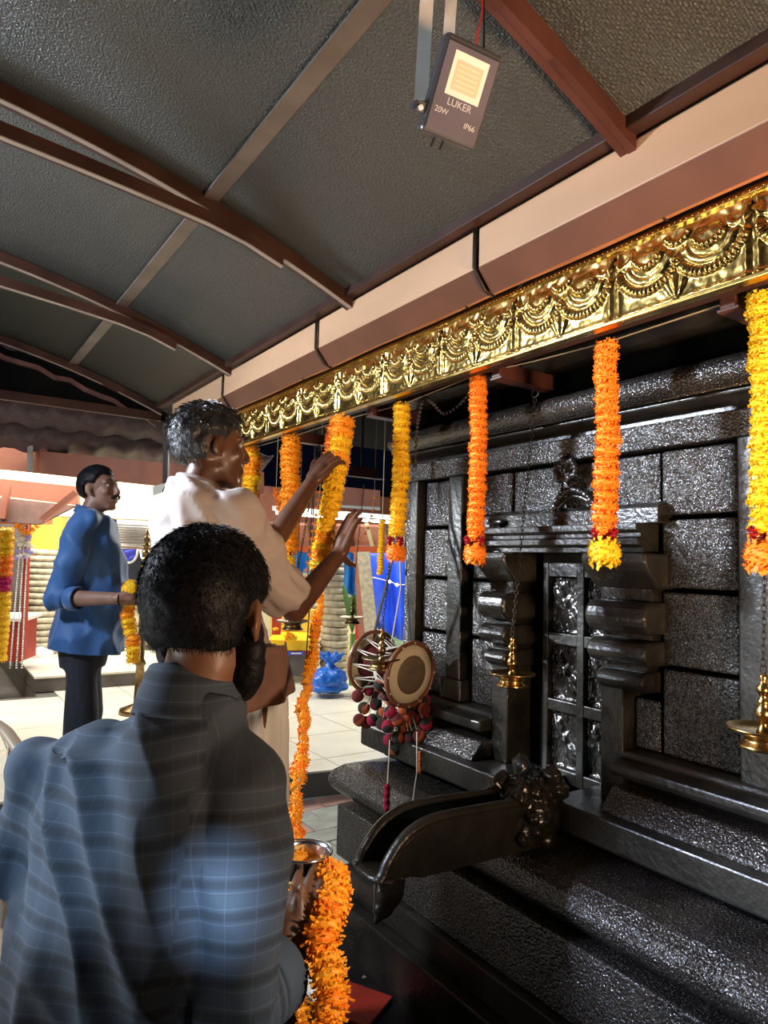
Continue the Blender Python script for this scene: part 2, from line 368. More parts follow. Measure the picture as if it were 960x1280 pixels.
def norms(me):
    v = np.empty(len(me.vertices)*3, 'f'); me.vertices.foreach_get('normal', v); return v.reshape(-1, 3)
def setv(me, v): me.vertices.foreach_set('co', v.astype('f').ravel()); me.update()
def displace(me, fn):
    v = verts(me); n = norms(me)
    d = np.array([fn(Vector(p.tolist())) for p in v]); setv(me, v+n*d[:, None])
def cut(me, co, no, near=None):
    """remove the side the normal points to (only within reach 'near' of the point, if given)"""
    bm = bmesh.new(); bm.from_mesh(me); c = Vector(co)
    fs = [f for f in bm.faces if near is None or (f.calc_center_median()-c).length < near]
    es = list({e for f in fs for e in f.edges}); vs = list({v for f in fs for v in f.verts})
    bmesh.ops.bisect_plane(bm, geom=vs+es+fs, plane_co=Vector(co), plane_no=Vector(no), clear_outer=True)
    bm.to_mesh(me); bm.free(); me.update(); return me
def ridge(p, s): return 1-abs(2*noise.noise(p*s))

# ------------------------------------------------------------ ground
G = .10; D = .26
ground = tag(box('floor', (-7, -3, -.1), (9, 13, G-.022), M['mortar']), kind='structure')
pav = [MB().box((-.117, -.075, -.03), (.117, .075, 0)).mesh('paver') for _ in range(2)]
cnt = 0
def pavers(x0, x1, y0, y1):
    global cnt
    j = 0; y = y0
    while y < y1:
        x = x0+(.12 if j % 2 else 0)
        while x < x1:
            if not (x > 1.4 and y < 2.55):
                red = (j % 7) in (1,) or random.random() < .06
                o = bpy.data.objects.new('paver', pav[1 if red else 0]); COL.objects.link(o); o.parent = ground
                o.location = Vector((x, y, G+random.uniform(-.002, .002)))-Vector(ground.location); cnt += 1
            x += .24
        y += .155; j += 1
pav[0].materials.append(M['paver']); pav[1].materials.append(M['paverred'])
pavers(.62, 2.8, 2.62, 4.3); pavers(-1.6, .1, 1.35, 3.0)
dr = tag(box('floor', (.35, -.8, G-.03), (1.47, 2.5, G-.004), M['wetfloor']), kind='structure')
# raised cream platform
def prism(pts, z0, z1):
    n = len(pts); return MB().add([(x, y, z0) for x, y in pts]+[(x, y, z1) for x, y in pts], [tuple(range(n))[::-1], tuple(range(n, 2*n))]+[(i, (i+1) % n, (i+1) % n+n, i+n) for i in range(n)])
e0, e1 = (-4.0, 5.06), (8.0, 3.55)
ey = lambda x: (0.457,4.300,0.260)[1]+(x-(0.457,4.300,0.260)[0])*((2.450,3.923,0.260)[1]-(0.457,4.300,0.260)[1])/((2.450,3.923,0.260)[0]-(0.457,4.300,0.260)[0])
dais = tag(prism([(-4, ey(-4)), (3.3, ey(3.3)), (8, ey(3.3)), (8, 10.85), (1.03, 10.85), (1.03, 7.35), (-4, 7.35)], G-.03, D-.012).build('platform', M['riser'], None), 'low grey cement platform paved with large cream tiles across the courtyard', 'platform')
tm = None
def clip_tile(x0, y0, x1, y1):
    pts = [(x0, max(y0, ey(x0)+.005)), (x1, max(y0, ey(x1)+.005)), (x1, y1), (x0, y1)]
    return pts
base_tile = MB().box((-.296, -.296, -.012), (.296, .296, 0)).mesh('tile'); base_tile.materials.append(M['concrete'])
for i in range(-3, 11):
    for j in range(0, 11):
        x0 = -1.2+i*.6; y0 = 3.6+j*.6
        if y0+.6 < ey(x0+.3)+.08 or (x0 < 1.03-.3 and y0 > 7.2-.3): continue
        if y0 < max(ey(x0), ey(x0+.6))+.02:
            t = prism(clip_tile(x0+.004, y0+.004, x0+.596, y0+.596), D-.012, D); t.build('tile', M['concrete'], dais)
        else:
            o = bpy.data.objects.new('tile', base_tile); COL.objects.link(o); o.parent = dais; o.location = Vector((x0+.3, y0+.3, D))-Vector(dais.location)
ledge = tag(box('ledge', (1.03, 7.5, D), (2.5, 9.4, D+.13), M['riser']), 'raised cream topped ledge behind the man in the blue shirt', 'ledge')
box('ledge_top', (1.02, 7.49, D+.13), (2.5, 9.4, D+.15), M['concrete'], ledge)

# ------------------------------------------------------------ shrine wall
WX = 1.92; YE = 2.65
wall = empty('wall_right', (WX, 1.0, 0), kind='structure')
def mould(name, prof, m, y0=-.7, yend=None, ywrap=None, steps=1, bevel=.006, smooth=False, parent=None):
    """prof = (offset outward, z) closed profile; wraps round the far corner when ywrap is given"""
    prof = [tuple(p) for p in prof]; dm = max(p[0] for p in prof); v = []; n = len(prof)
    if ywrap:
        cols = [[(WX-d, y0, z) for d, z in prof], [(WX-d, ywrap-(dm-d), z) for d, z in prof], [(3.4, ywrap-(dm-d), z) for d, z in prof]]
    else:
        cols = [[(WX-d, y0, z) for d, z in prof], [(WX-d, yend, z) for d, z in prof]]
    for c in cols: v += c
    f = []
    for i in range(len(cols)-1):
        for j in range(n): f.append((i*n+j, (i+1)*n+j, (i+1)*n+(j+1) % n, i*n+(j+1) % n))
    f += [tuple(range(n)), tuple((len(cols)-1)*n+j for j in range(n))[::-1]]
    return MB().add(v, f).build(name, m, parent or wall, bevel=bevel, smooth=smooth)
def rect(d, z0, z1, back=-.05): return [(back, z0), (d, z0), (d, z1), (back, z1)]
def arcp(cx, cz, r, a0, a1, n, sx=1): return [(cx+sx*r*math.cos(rad(a0+(a1-a0)*k/n)), cz+r*math.sin(rad(a0+(a1-a0)*k/n))) for k in range(n+1)]
core = MB().box((1.99, -.7, 0), (3.4, 2.6, 2.4)).build('wall_core', M['gap'], wall)
mould('plinth_tier', rect(.45, 0, .268), M['stone'], ywrap=2.45)
mould('plinth_tier', rect(.397, .268, .365), M['stone'], ywrap=2.50)
mould('plinth_tier', rect(.365, .365, .575), M['granite'], ywrap=2.60)
mould('roll_moulding', [(-.05, .575), (.26, .578), (.315, .592), (.345, .62), (.35, .65), (.335, .685), (.30, .712), (.25, .728), (.15, .74), (-.05, .745)], M['granite'], ywrap=2.72, bevel=.008)
mould('recess_band', rect(.13, .745, .77), M['gap'], ywrap=2.60)
mould('base_slab', [(-.05, .77), (.17, .77), (.20, .785), (.20, .87), (-.05, .87)], M['stone'], yend=1.574)
mould('base_slab', [(-.05, .77), (.17, .77), (.20, .785), (.20, .87), (-.05, .87)], M['stone'], y0=1.70, ywrap=2.69)
for (y0, y1, w) in ((-.7, 1.40, None), (1.99, None, 2.69)):
    k = dict(y0=y0, yend=y1, ywrap=w)
    mould('sloping_band', [(-.05, .87), (.155, .87), (.15, .885), (.10, .935), (-.05, .94)], M['granite'], **(k if not w else dict(k, ywrap=2.68)))
    mould('groove_band', rect(.04, .94, .972), M['gap'], **(k if not w else dict(k, ywrap=2.62)))
    mould('sill', [(-.05, .972), (.105, .972), (.115, .985), (.115, 1.012), (.06, 1.022), (.05, 1.04), (-.05, 1.045)], M['stone'], **(k if not w else dict(k, ywrap=2.67)))
# ashlar blocks
courses = [(1.045, 1.302), (1.316, 1.537), (1.551, 1.760), (1.775, 1.975)]
def blocks(y0, y1, rows, x=WX, b=.007):
    for (z0, z1) in rows:
        xx = x+random.uniform(-.004, .004)
        box('stone_block', (xx, y0, z0), (2.0, y1, z1), M['granite'], wall, bevel=b)
for y0, y1 in ((-.7, -.36), (-.345, -.02), (-.005, .30), (.315, .60), (.615, .93), (1.05, 1.29)): blocks(y0, y1, courses)
blocks(1.303, 1.39, [(1.045, 1.20), (1.316, 1.537)], 1.925)
for y0, y1 in ((1.303, 1.47), (1.483, 1.70), (1.713, 1.95), (1.963, 2.17)): blocks(y0, y1, courses[3:], 1.93)
blocks(1.995, 2.17, courses[:3])
blocks(2.325, 2.505, courses)
def pil(name, y0, y1, x, m, z0=1.045, z1=1.985): return box(name, (x, y0, z0), (2.0, y1, z1), m, wall, bevel=.006)
pil('pilaster', .945, 1.035, 1.885, M['stone'], .99)
pil('pilaster', 2.215, 2.305, 1.89, M['stone']); pil('pilaster_foot', 2.185, 2.315, 1.87, M['stone'], 1.045, 1.13)
pil('pilaster', 2.52, 2.57, 1.88, M['stone']); pil('corner_strip', 2.585, YE, 1.915, M['granite'])
MB().box((1.93, 2.57, .0), (3.4, YE, 2.2)).build('end_wall', M['granite'], wall)
# upper mouldings
mould('wall_plate', rect(.03, 1.985, 2.065), M['granite'], ywrap=2.68)
mould('shadow_band', rect(-.0, 2.065, 2.12), M['stone'], ywrap=2.63)
mould('cornice_roll', arcp(.10, 2.155, .045, -90, 270, 15), M['granite'], ywrap=2.62, bevel=0, smooth=True)
mould('cornice_fillet', rect(.085, 2.098, 2.112), M['stone'], ywrap=2.66)
mould('upper_band', rect(.03, 2.19, 2.30), M['gap'], ywrap=2.66)
mould('upper_slab', [(-.05, 2.30), (.10, 2.30), (.14, 2.33), (.14, 2.37), (-.05, 2.40)], M['stone'], ywrap=2.75)
# door surround
def bar(name, y0, y1, prof, m, bevel=.008):
    n = len(prof); v = [(x, y0, z) for x, z in prof]+[(x, y1, z) for x, z in prof]
    f = [tuple(range(n)), tuple(range(n, 2*n))[::-1]]+[(i, (i+1) % n, (i+1) % n+n, i+n) for i in range(n)]
    return MB().add(v, f).build(name, m, wall, bevel=bevel)
for (y0, y1, z0) in ((1.395, 1.478, .87), (1.905, 1.988, .87)): box('door_post', (1.865, y0, z0), (2.0, y1, 1.235), M['stone'], wall, bevel=.004)
def capital(y0, y1, s):
    c = (y0+y1)/2
    R = lambda xf, z0, z1: [(2.0, z0), (xf+.03, z0), (xf+.008, z0+(z1-z0)*.25), (xf, z0+(z1-z0)*.5), (xf+.008, z0+(z1-z0)*.78), (xf+.03, z1), (2.0, z1)]
    h = (y1-y0)/2
    bar('capital', c-h, c+h, [(2.0, 1.545), (1.87, 1.545), (1.815, 1.60), (1.80, 1.625), (1.80, 1.655), (2.0, 1.655)], M['stone'], .01)
    bar('capital', c-h*.78, c+h*.78, [(2.0, 1.505), (1.87, 1.505), (1.87, 1.545), (2.0, 1.545)], M['carved'], .003)
    bar('capital', c-h*.93, c+h*.93, R(1.805, 1.405, 1.505), M['stone'], .012)
    bar('capital', c-h*.74, c+h*.74, [(2.0, 1.385), (1.875, 1.385), (1.875, 1.405), (2.0, 1.405)], M['carved'], .003)
    bar('capital', c-h*.9, c+h*.9, R(1.81, 1.31, 1.385), M['stone'], .012)
    bar('capital', c-h*.62, c+h*.62, [(2.0, 1.29), (1.875, 1.29), (1.875, 1.31), (2.0, 1.31)], M['carved'], .003)
    bar('capital', c-h*.72, c+h*.72, R(1.83, 1.225, 1.29), M['stone'], .01)
capital(1.27, 1.51, 1); capital(1.87, 2.03, -1)
bar('lintel', 1.31, 2.03, [(2.0, 1.655), (1.85, 1.655), (1.85, 1.675), (1.825, 1.68), (1.825, 1.70), (1.84, 1.705), (1.84, 1.72), (1.815, 1.725), (1.815, 1.748), (2.0, 1.748)], M['stone'], .003)
bar('lintel_top', 1.27, 2.16, [(2.0, 1.748), (1.87, 1.748), (1.87, 1.80), (1.90, 1.815), (2.0, 1.82)], M['carved'], .004)
# gable arch relief
A = [(1.885,1.797,1.771), (1.885,1.757,1.761), (1.885,1.711,1.780), (1.885,1.704,1.820), (1.885,1.667,1.858), (1.885,1.621,1.877), (1.885,1.568,1.862), (1.885,1.527,1.827), (1.885,1.494,1.793), (1.885,1.455,1.759), (1.885,1.418,1.763)]
b = MB(); pp = bez(A, 6); b.tube(pp, [.013+.004*math.sin(k*1.9) for k in range(len(pp))], 8)
b.tube([Vector(p)+Vector((.012, 0, -.022)) for p in pp], .010, 8); b.build('gable_arch', M['carved'], wall, smooth=True)
b = Blob(); c = Vector((1.890,1.640,1.942)); random.seed(3)
b.ell(c, (.03, .025, .035))
for k in range(14): a = 2*PI*k/14; b.sphere(c+Vector((-.015, .045*math.cos(a), .034*math.sin(a)+(.01 if k % 2 else 0))), .014, 8, 6)
b.cap(c+Vector((0, 0, .02)), c+Vector((0, 0, .06)), .014, .008); b.cap(c+Vector((0, -.05, -.025)), c+Vector((0, .05, -.025)), .012)
link('arch_finial', b.fuse(.005, 2), M['carved'], wall)
c = Vector((1.860,1.956,1.713)); b = Blob(); b.ell(c, (.022, .026, .045)); b.ell(c+Vector((0, 0, .06)), (.02, .034, .014)); b.ell(c-Vector((0, 0, .055)), (.02, .03, .012))
link('lintel_knob', b.fuse(.005, 2), M['carved'], wall)
# door leaf
door = empty('door_1', (1.985, 1.64, .83), kind='structure')
ys = [1.492, 1.508, 1.625, 1.655, 1.79, 1.815]; zs = [.84, .885, 1.085, 1.125, 1.325, 1.365, 1.57, 1.655]
fr = MB().box((1.955, ys[0], zs[0]), (2.0, ys[1], zs[-1])).box((1.955, ys[2], zs[0]), (2.0, ys[3], zs[-1])).box((1.955, ys[4], zs[0]), (2.0, ys[5], zs[-1]))
fr.build('stile', M['stone'], door, bevel=.003)
fr = MB()
for z0, z1 in ((zs[0], zs[1]), (zs[2], zs[3]), (zs[4], zs[5]), (zs[6], zs[7])): fr.box((1.957, ys[1], z0), (2.0, ys[2], z1)); fr.box((1.957, ys[3], z0), (2.0, ys[4], z1))
fr.build('rail', M['stone'], door, bevel=.003)
def hfield(w, h, nx, nz, fn, depth=.0):
    """relief in the YZ plane facing -X; fn(u,v) in -1..1 gives height"""
    mb = MB(); v = []; f = []
    for j in range(nz+1):
        for i in range(nx+1):
            u, q = -1+2*i/nx, -1+2*j/nz; v.append((-fn(u, q), u*w/2, q*h/2))
    for j in range(nz):
        for i in range(nx): a = j*(nx+1)+i; f.append((a, a+nx+1, a+nx+2, a+1))
    mb.add(v, f); return mb
def flower(u, v):
    r = math.hypot(u, v); a = math.atan2(v, u)
    pet = max(0, math.cos(2*(a-PI/4)))**1.4*math.exp(-((r-.62)/.42)**2)
    mid = -abs(math.sin(2*(a-PI/4)))*.0
    h = .016*pet-.006*max(0, 1-abs(math.cos(2*(a-PI/4)))*0-20*abs(math.sin(a-PI/4)*math.sin(a+PI/4)))*(r > .25)
    h += .018*math.exp(-(r/.17)**2)+.003*noise.noise(Vector((u*6, v*6, 2)))
    h += .006*math.exp(-((max(abs(u), abs(v))-.95)/.05)**2)
    side = max(0, math.cos(4*a))**6*math.exp(-((r-.75)/.2)**2); h += .008*side
    return h
for i, (a, bb) in enumerate(((ys[1], ys[2]), (ys[3], ys[4]))):
    pm = hfield(bb-a, .205, 36, 52, flower).mesh('door_panel', True); pm.materials.append(M['carved'])
    for (z0, z1) in ((zs[1], zs[2]), (zs[3], zs[4]), (zs[5], zs[6])):
        o = bpy.data.objects.new('door_panel', pm); COL.objects.link(o); o.parent = door
        o.location = Vector((1.985, (a+bb)/2, (z0+z1)/2))-Vector(door.location)

# ------------------------------------------------------------ stone spout
sp = empty('stone_spout', (1.4, 1.6, .74), 'black carved stone water spout jutting from the shrine base below the carved door', 'spout')
prof = [(1.72, .875), (1.45, .887), (1.30, .893), (1.22, .890), (1.16, .872), (1.12, .845), (1.085, .805), (1.07, .775), (1.10, .768), (1.15, .765), (1.19, .752), (1.30, .748), (1.72, .740)]
def side(y, t):
    n = len(prof); v = [(x, y-t/2, z) for x, z in prof]+[(x, y+t/2, z) for x, z in prof]
    return MB().add(v, [tuple(range(n)), tuple(range(n, 2*n))[::-1]]+[(i, (i+1) % n, (i+1) % n+n, i+n) for i in range(n)])
for y in (1.545, 1.655): side(y, .026).build('trough_side', M['stone'], sp, bevel=.004)
MB().extrude([(1.72, .80), (1.25, .815), (1.17, .80), (1.12, .775), (1.19, .755), (1.72, .745)], [1.556, 1.644]).build('trough_floor', M['gap'], sp)
for y in (1.545, 1.655): MB().tube(bez([(x, y, z+.004) for x, z in prof[:8]]+[(1.055, y, .765)], 4), .016, 8).build('rim', M['stone'], sp, smooth=True)
b = Blob(); b.ell((1.085, 1.60, .768), (.045, .085, .016)); b.ell((1.13, 1.6, .765), (.07, .07, .012))
link('lip', b.fuse(.005, 3), M['stone'], sp)
b = Blob(); b.chain([(1.135, 1.6, .735), (1.13, 1.6, .705), (1.115, 1.6, .67), (1.09, 1.6, .635)], [.045, .046, .032, .008])
m_ = b.fuse(.005, 3); v = verts(m_); v[:, 1] = 1.6+(v[:, 1]-1.6)*.8; setv(m_, v); link('bud', m_, M['carved'], sp)
b = Blob(); b.ell((1.66, 1.6, .83), (.10, .105, .105)); random.seed(5)
b.ell((1.72, 1.6, .90), (.06, .11, .05)); b.cap((1.58, 1.55, .90), (1.60, 1.55, .93), .03, .02); b.cap((1.58, 1.65, .90), (1.60, 1.65, .93), .03, .02)
for k in range(34):
    a = random.uniform(0, 2*PI); t = random.uniform(0, 1); p = Vector((1.55+.16*t, 1.6+math.cos(a)*(.095+.02*t), .83+math.sin(a)*(.095)))
    b.sphere(p, random.uniform(.014, .026), 8, 6)
for y in (1.53, 1.67): b.ell((1.70, y, .95), (.028, .03, .035)); b.ell((1.62, y, .80), (.06, .02, .05))
m_ = b.fuse(.006, 2); displace(m_, lambda p: .006*noise.noise(p*28)+.004*noise.noise(p*70)); link('lion_head', m_, M['carved'], sp)

# ------------------------------------------------------------ canopy
Z0 = 3.085; ka = .108; zc = lambda x: Z0-ka*(x+.53)**2
XE = 1.44
xs = [-2.6+(XE+.06+2.6)*k/40 for k in range(41)]
ceil = empty('ceiling', (0, 2, 2.7), kind='structure')
n = len(xs); v = [(x, y, zc(x)) for y in (-1.6, 5.05) for x in xs]+[(x, y, zc(x)+.012) for y in (-1.6, 5.05) for x in xs]
f = [(i, i+1, n+i+1, n+i) for i in range(n-1)]+[(2*n+i, 3*n+i, 3*n+i+1, 2*n+i+1) for i in range(n-1)]+[(i, 2*n+i, 2*n+i+1, i+1) for i in range(n-1)]+[(n+i, n+i+1, 3*n+i+1, 3*n+i) for i in range(n-1)]
MB().add(v, f).build('roof_sheet', M['roof'], ceil, smooth=True)
def arch_tube(name, xs_, zf, h, y, w, m, parent):
    k = len(xs_); v = []
    for x in xs_:
        z = zf(x); v += [(x, y-w/2, z-h), (x, y+w/2, z-h), (x, y+w/2, z), (x, y-w/2, z)]
    f = [(0, 1, 2, 3), tuple(4*(k-1)+j for j in (3, 2, 1, 0))]
    for i in range(k-1):
        for j in range(4): f.append((4*i+j, 4*i+4+j, 4*i+4+(j+1) % 4, 4*i+(j+1) % 4))
    return MB().add(v, f).build(name, m, parent)
RY = [-.45, 1.03, 2.36, 3.66, 5.0]
for i, y in enumerate(RY):
    t = M['redtube'] if y < 1.5 else M['tube']
    arch_tube('rafter', [x for x in xs if x < XE+.05], lambda x: zc(x)-.003, .05, y, .045, t, ceil)
    arch_tube('rafter_edge', [x for x in xs if x < 1.02], lambda x: zc(x)-.052, .004, y-.012, .022, M['edge'] if y > 1.5 else t, ceil)
    arch_tube('rafter_edge', [x for x in xs if 1.08 < x < XE], lambda x: zc(x)-.052, .004, y-.012, .022, M['edge'] if y > 1.5 else t, ceil)
    if y < 4.5:
        zl = lambda x: 2.79+.155*(1.07-x)-.035*(1.07-x)**2-.004*(1.07-x)
        xl = [-2.4+(1.07+2.4)*k/24 for k in range(25)]
        arch_tube('tie_rafter', xl, lambda x: min(zl(x), zc(x)-.055), .045, y-.03, .04, t, ceil)
        arch_tube('tie_edge', xl, lambda x: min(zl(x), zc(x)-.055)-.045, .004, y-.04, .02, M['edge'] if y > 1.5 else t, ceil)
for x in (.79, -.55, -1.9): MB().box((x-.028, -1.6, zc(x)-.010), (x+.028, 5.0, zc(x)-.002)).build('purlin', M['strip'], ceil)
MB().box((XE-.085, -1.6, 2.668), (XE-.035, 5.08, 2.712)).build('eave_beam', M['tube'], ceil, bevel=.004)
MB().box((XE-.035, -1.6, 2.676), (XE+.0, 5.08, 2.69)).build('eave_lip', M['redtube'], ceil)
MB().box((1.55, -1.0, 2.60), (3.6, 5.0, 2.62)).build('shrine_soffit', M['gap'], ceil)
MB().box((1.53, -1.0, 2.262), (1.57, 3.85, 2.60)).build('fascia_backing', M['tube'], ceil)

# gutter
gx = 1.395
def gprof(s=1): return [(gx, 2.532), (gx, 2.662), (gx-.012, 2.668), (gx-.012, 2.675), (gx+.02, 2.675), (gx+.02, 2.53), (gx+.065, 2.470), (gx+.06, 2.462), (gx+.045, 2.462)]
gut = empty('rain_gutter', (gx, 2, 2.46), 'long cream painted metal rain gutter under the canopy edge above the brass band', 'gutter')
for (a, bb) in ((-1.4, 1.58), (1.60, 2.62), (2.64, 4.72)):
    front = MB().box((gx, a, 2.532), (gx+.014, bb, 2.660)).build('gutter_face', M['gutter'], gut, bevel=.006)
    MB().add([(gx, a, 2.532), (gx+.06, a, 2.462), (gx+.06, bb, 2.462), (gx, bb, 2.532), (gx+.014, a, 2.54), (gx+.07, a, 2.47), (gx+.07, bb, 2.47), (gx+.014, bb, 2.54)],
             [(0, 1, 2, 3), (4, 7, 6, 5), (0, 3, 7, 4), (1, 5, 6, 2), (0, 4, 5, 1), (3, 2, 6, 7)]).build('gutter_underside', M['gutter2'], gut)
for y in (1.59, 2.63, 3.75): MB().tube([(gx-.006, y, 2.66), (gx-.008, y, 2.60), (gx-.008, y, 2.535), (gx+.01, y, 2.508), (gx+.04, y, 2.472), (gx+.075, y, 2.462)], .006, 6).build('hanger_clip', M['iron'], gut, smooth=True)
pipe = empty('conduit_pipe', (1.463, 2, 2.45), 'thin orange-brown conduit running along between gutter and brass band', 'pipe')
MB().tube([(1.475, y, 2.478+.002*math.sin(y*9)) for y in np.linspace(-1.2, 4.6, 50)], .0125, 8).build('pipe', M['pipe'], pipe, smooth=True)
for y in (.98, 1.72, 2.9, 3.9): MB().tube([(1.475+.014*math.cos(t), y, 2.478+.014*math.sin(t)) for t in np.linspace(0, 2*PI, 10)[:-1]], .003, 5, closed=True).build('clamp', M['iron'], pipe)

# embossed brass band
band = empty('brass_fascia', (1.505, 2, 2.262), 'long embossed golden brass band with scalloped swags above the garlands', 'fascia')
PW, PH = .372, .196
def emb(u, v):
    x = u*.5*PW; z = v*.5*PH; h = 0
    def swag(cx, cz, R, a0, a1, w, ribs, amp):
        dx, dz = x-cx, z-cz; r = math.hypot(dx, dz); a = math.degrees(math.atan2(dz, dx)) % 360
        if a0 < a < a1:
            t = (r-R)/w; e = min(1, (a-a0)/14, (a1-a)/14)
            if abs(t) < 1: return amp*e*math.sqrt(1-t*t)*(1+ribs*.35*math.sin(rad(a)*R*520))
        return 0
    for s in (-1, 1):
        h += swag(s*.083, .050, .092, 192, 348, .014, 1, .009)
        h += swag(s*.083, .050, .066, 188, 352, .010, 0, .007)
        h += swag(s*.083, .058, .040, 185, 355, .009, 1, .007)
        h += .010*math.exp(-(((x-s*.083)/.05)**2+((z-.035)/.030)**2)**2)
        h += swag(s*.155, .07, .026, 150, 390, .008, 0, .006)
        h += .006*math.exp(-((x-s*.172)/.008)**2)*(abs(z) < .09)
    h += swag(0, .085, .032, 190, 350, .009, 1, .008)
    a = math.atan2(x, z+.10); r = math.hypot(x, z+.10)
    if r < .10: h += .009*math.exp(-(a/.55)**2)*max(0, math.sin(min(1, r/.095)*PI))**.6*(1+.5*math.sin(a*14))
    h += .005*math.exp(-((z+.088)/.006)**2)
    return h+.0016*noise.noise(Vector((x*60, z*60, 0)))
eme = hfield(PW, PH, 130, 72, emb).mesh('embossed_panel', True); eme.materials.append(M['gold'])
edges_y = [1.518-PW*k for k in range(5, 0, -1)]
y = 1.16-PW*4-PW/2
while y < 3.9-.1:
    o = bpy.data.objects.new('embossed_panel', eme); COL.objects.link(o); o.parent = band; o.location = Vector((1.515, y, 2.362))-Vector(band.location)
    o.scale = (1, 1, 1); y += PW
mb = MB()
yy = -.7
while yy < 3.8:
    mb.sphere((1.507, yy, 2.466), .0062, 6, 4); yy += .0155
mb.build('bead_row', M['gold'], band, smooth=True)
MB().box((1.498, -.75, 2.256), (1.53, 3.82, 2.266)).build('lower_edge', M['gold'], band, bevel=.002)
MB().box((1.503, -.75, 2.458), (1.53, 3.82, 2.474)).build('upper_edge', M['gold'], band, bevel=.002)

# brackets under the band that carry the lamps
BY = [.88, 1.68, 2.46, 3.26]
brs = []
for i, y in enumerate(BY):
    lb = ['first red steel bracket, at the right edge of the photograph above the largest lamp', 'red steel bracket over the lamp before the carved door', 'red steel bracket over the hanging drum, behind the yellow garland', 'farthest red steel bracket beyond the drum'][i]
    e = empty('steel_bracket', (1.69, y, 2.205), lb, 'bracket', 'brackets under the brass band')
    MB().box((1.57, y-.02, 2.235), (1.83, y+.02, 2.285)).build('arm', M['redtube'], e, bevel=.003)
    MB().box((1.57, y-.026, 2.229), (1.83, y+.026, 2.235)).build('flange', M['redtube'], e)
    MB().tube([(1.76, y+.016*math.cos(t), 2.213+.016*math.sin(t)) for t in np.linspace(0, 2*PI, 14)[:-1]], .0035, 6, closed=True).build('ring', M['iron'], e, smooth=True)
    brs.append(e)
# ------------------------------------------------------------ marigolds
def marigold(seed, R, h, npet=(14, 19, 22, 19, 14), ragged=.13, core=.84):
    rnd = random.Random(seed); mb = MB(); mb.sphere((0, 0, 0), R*core, 12, 8, (1, 1, h/R*.95))
    k = len(npet)
    for i, n in enumerate(npet):
        el = -1+2*(i+.5)/k; zc_ = el*h*.78
        rr = R*math.sqrt(max(.15, 1-(el*.72)**2))
        for j in range(n):
            a = 2*PI*(j+rnd.random()*.7)/n; r1 = rr*(1-ragged*rnd.random()); w = R*.16*(.7+.6*rnd.random())
            ca, sa = math.cos(a), math.sin(a); dz = rnd.uniform(-.16, .16)*R+el*h*.3; r0 = R*(core-.16)
            p = lambda r, s, z: (ca*r-sa*s, sa*r+ca*s, z)
            b0 = len(mb.v)
            mb.add([p(r0, -w*.4, zc_), p(r0, w*.4, zc_), p((r0+r1)/2, w*.75, zc_+dz*.8+R*.05), p((r0+r1)/2, -w*.75, zc_+dz*.8-R*.03), p(r1, w*.45, zc_+dz), p(r1*.93, 0, zc_+dz+R*.08), p(r1, -w*.45, zc_+dz*.7)],
                   [(0, 1, 2, 3), (3, 2, 4, 5), (3, 5, 6)])
    return mb.mesh('marigold', fix=False)
FL = {}
for c in ('orangefl', 'amberfl', 'yellowfl'):
    FL[c] = []
    for s in range(3):
        me = marigold(s*7+1, 1, .52); me.materials.append(M[c]); FL[c].append(me)
FLr = {c: [marigold(50+s, 1, .50, (10, 13, 13, 10), .36, .66) for s in range(2)] for c in ('orangefl', 'amberfl', 'yellowfl')}
for c in FLr:
    for me in FLr[c]: me.materials.append(M[c])
BALL = {}
for c in ('orangefl', 'yellowfl', 'amberfl'):
    BALL[c] = marigold(99, 1, .92, (10, 16, 22, 26, 26, 22, 16, 10), .10, .88); BALL[c].materials.append(M[c])
def rose_mesh():
    rnd = random.Random(4); mb = MB(); mb.sphere((0, 0, 0), .6, 8, 6)
    for i in range(5):
        for j in range(7):
            a = 2*PI*(j+.5*i+rnd.random()*.3)/7; e = -PI/2.2+i*.55; r = .95; w = .42
            c = Vector((math.cos(a)*math.cos(e), math.sin(a)*math.cos(e), math.sin(e))); t = Vector((-math.sin(a), math.cos(a), 0)); u = c.cross(t)
            mb.add([c*.5-t*w*.5, c*.5+t*w*.5, c*r*.92+t*w+u*.2, c*r*1.06+u*.35, c*r*.92-t*w+u*.2], [(0, 1, 2, 3), (0, 3, 4)])
    return mb.mesh('rose', True, False)
ROSE = rose_mesh(); ROSE.materials.append(M['rosefl'])
def put(me, name, par, loc, R, axis=(0, 0, 1), h=1):
    o = bpy.data.objects.new(name, me); COL.objects.link(o); o.parent = par; o.location = Vector(loc)-worldloc(par)
    q = Vector(axis).to_track_quat('Z', 'Y').to_matrix() @ Matrix.Rotation(random.uniform(0, 6.28), 3, 'Z')
    o.rotation_euler = q.to_euler(); o.scale = (R, R, R*h); return o
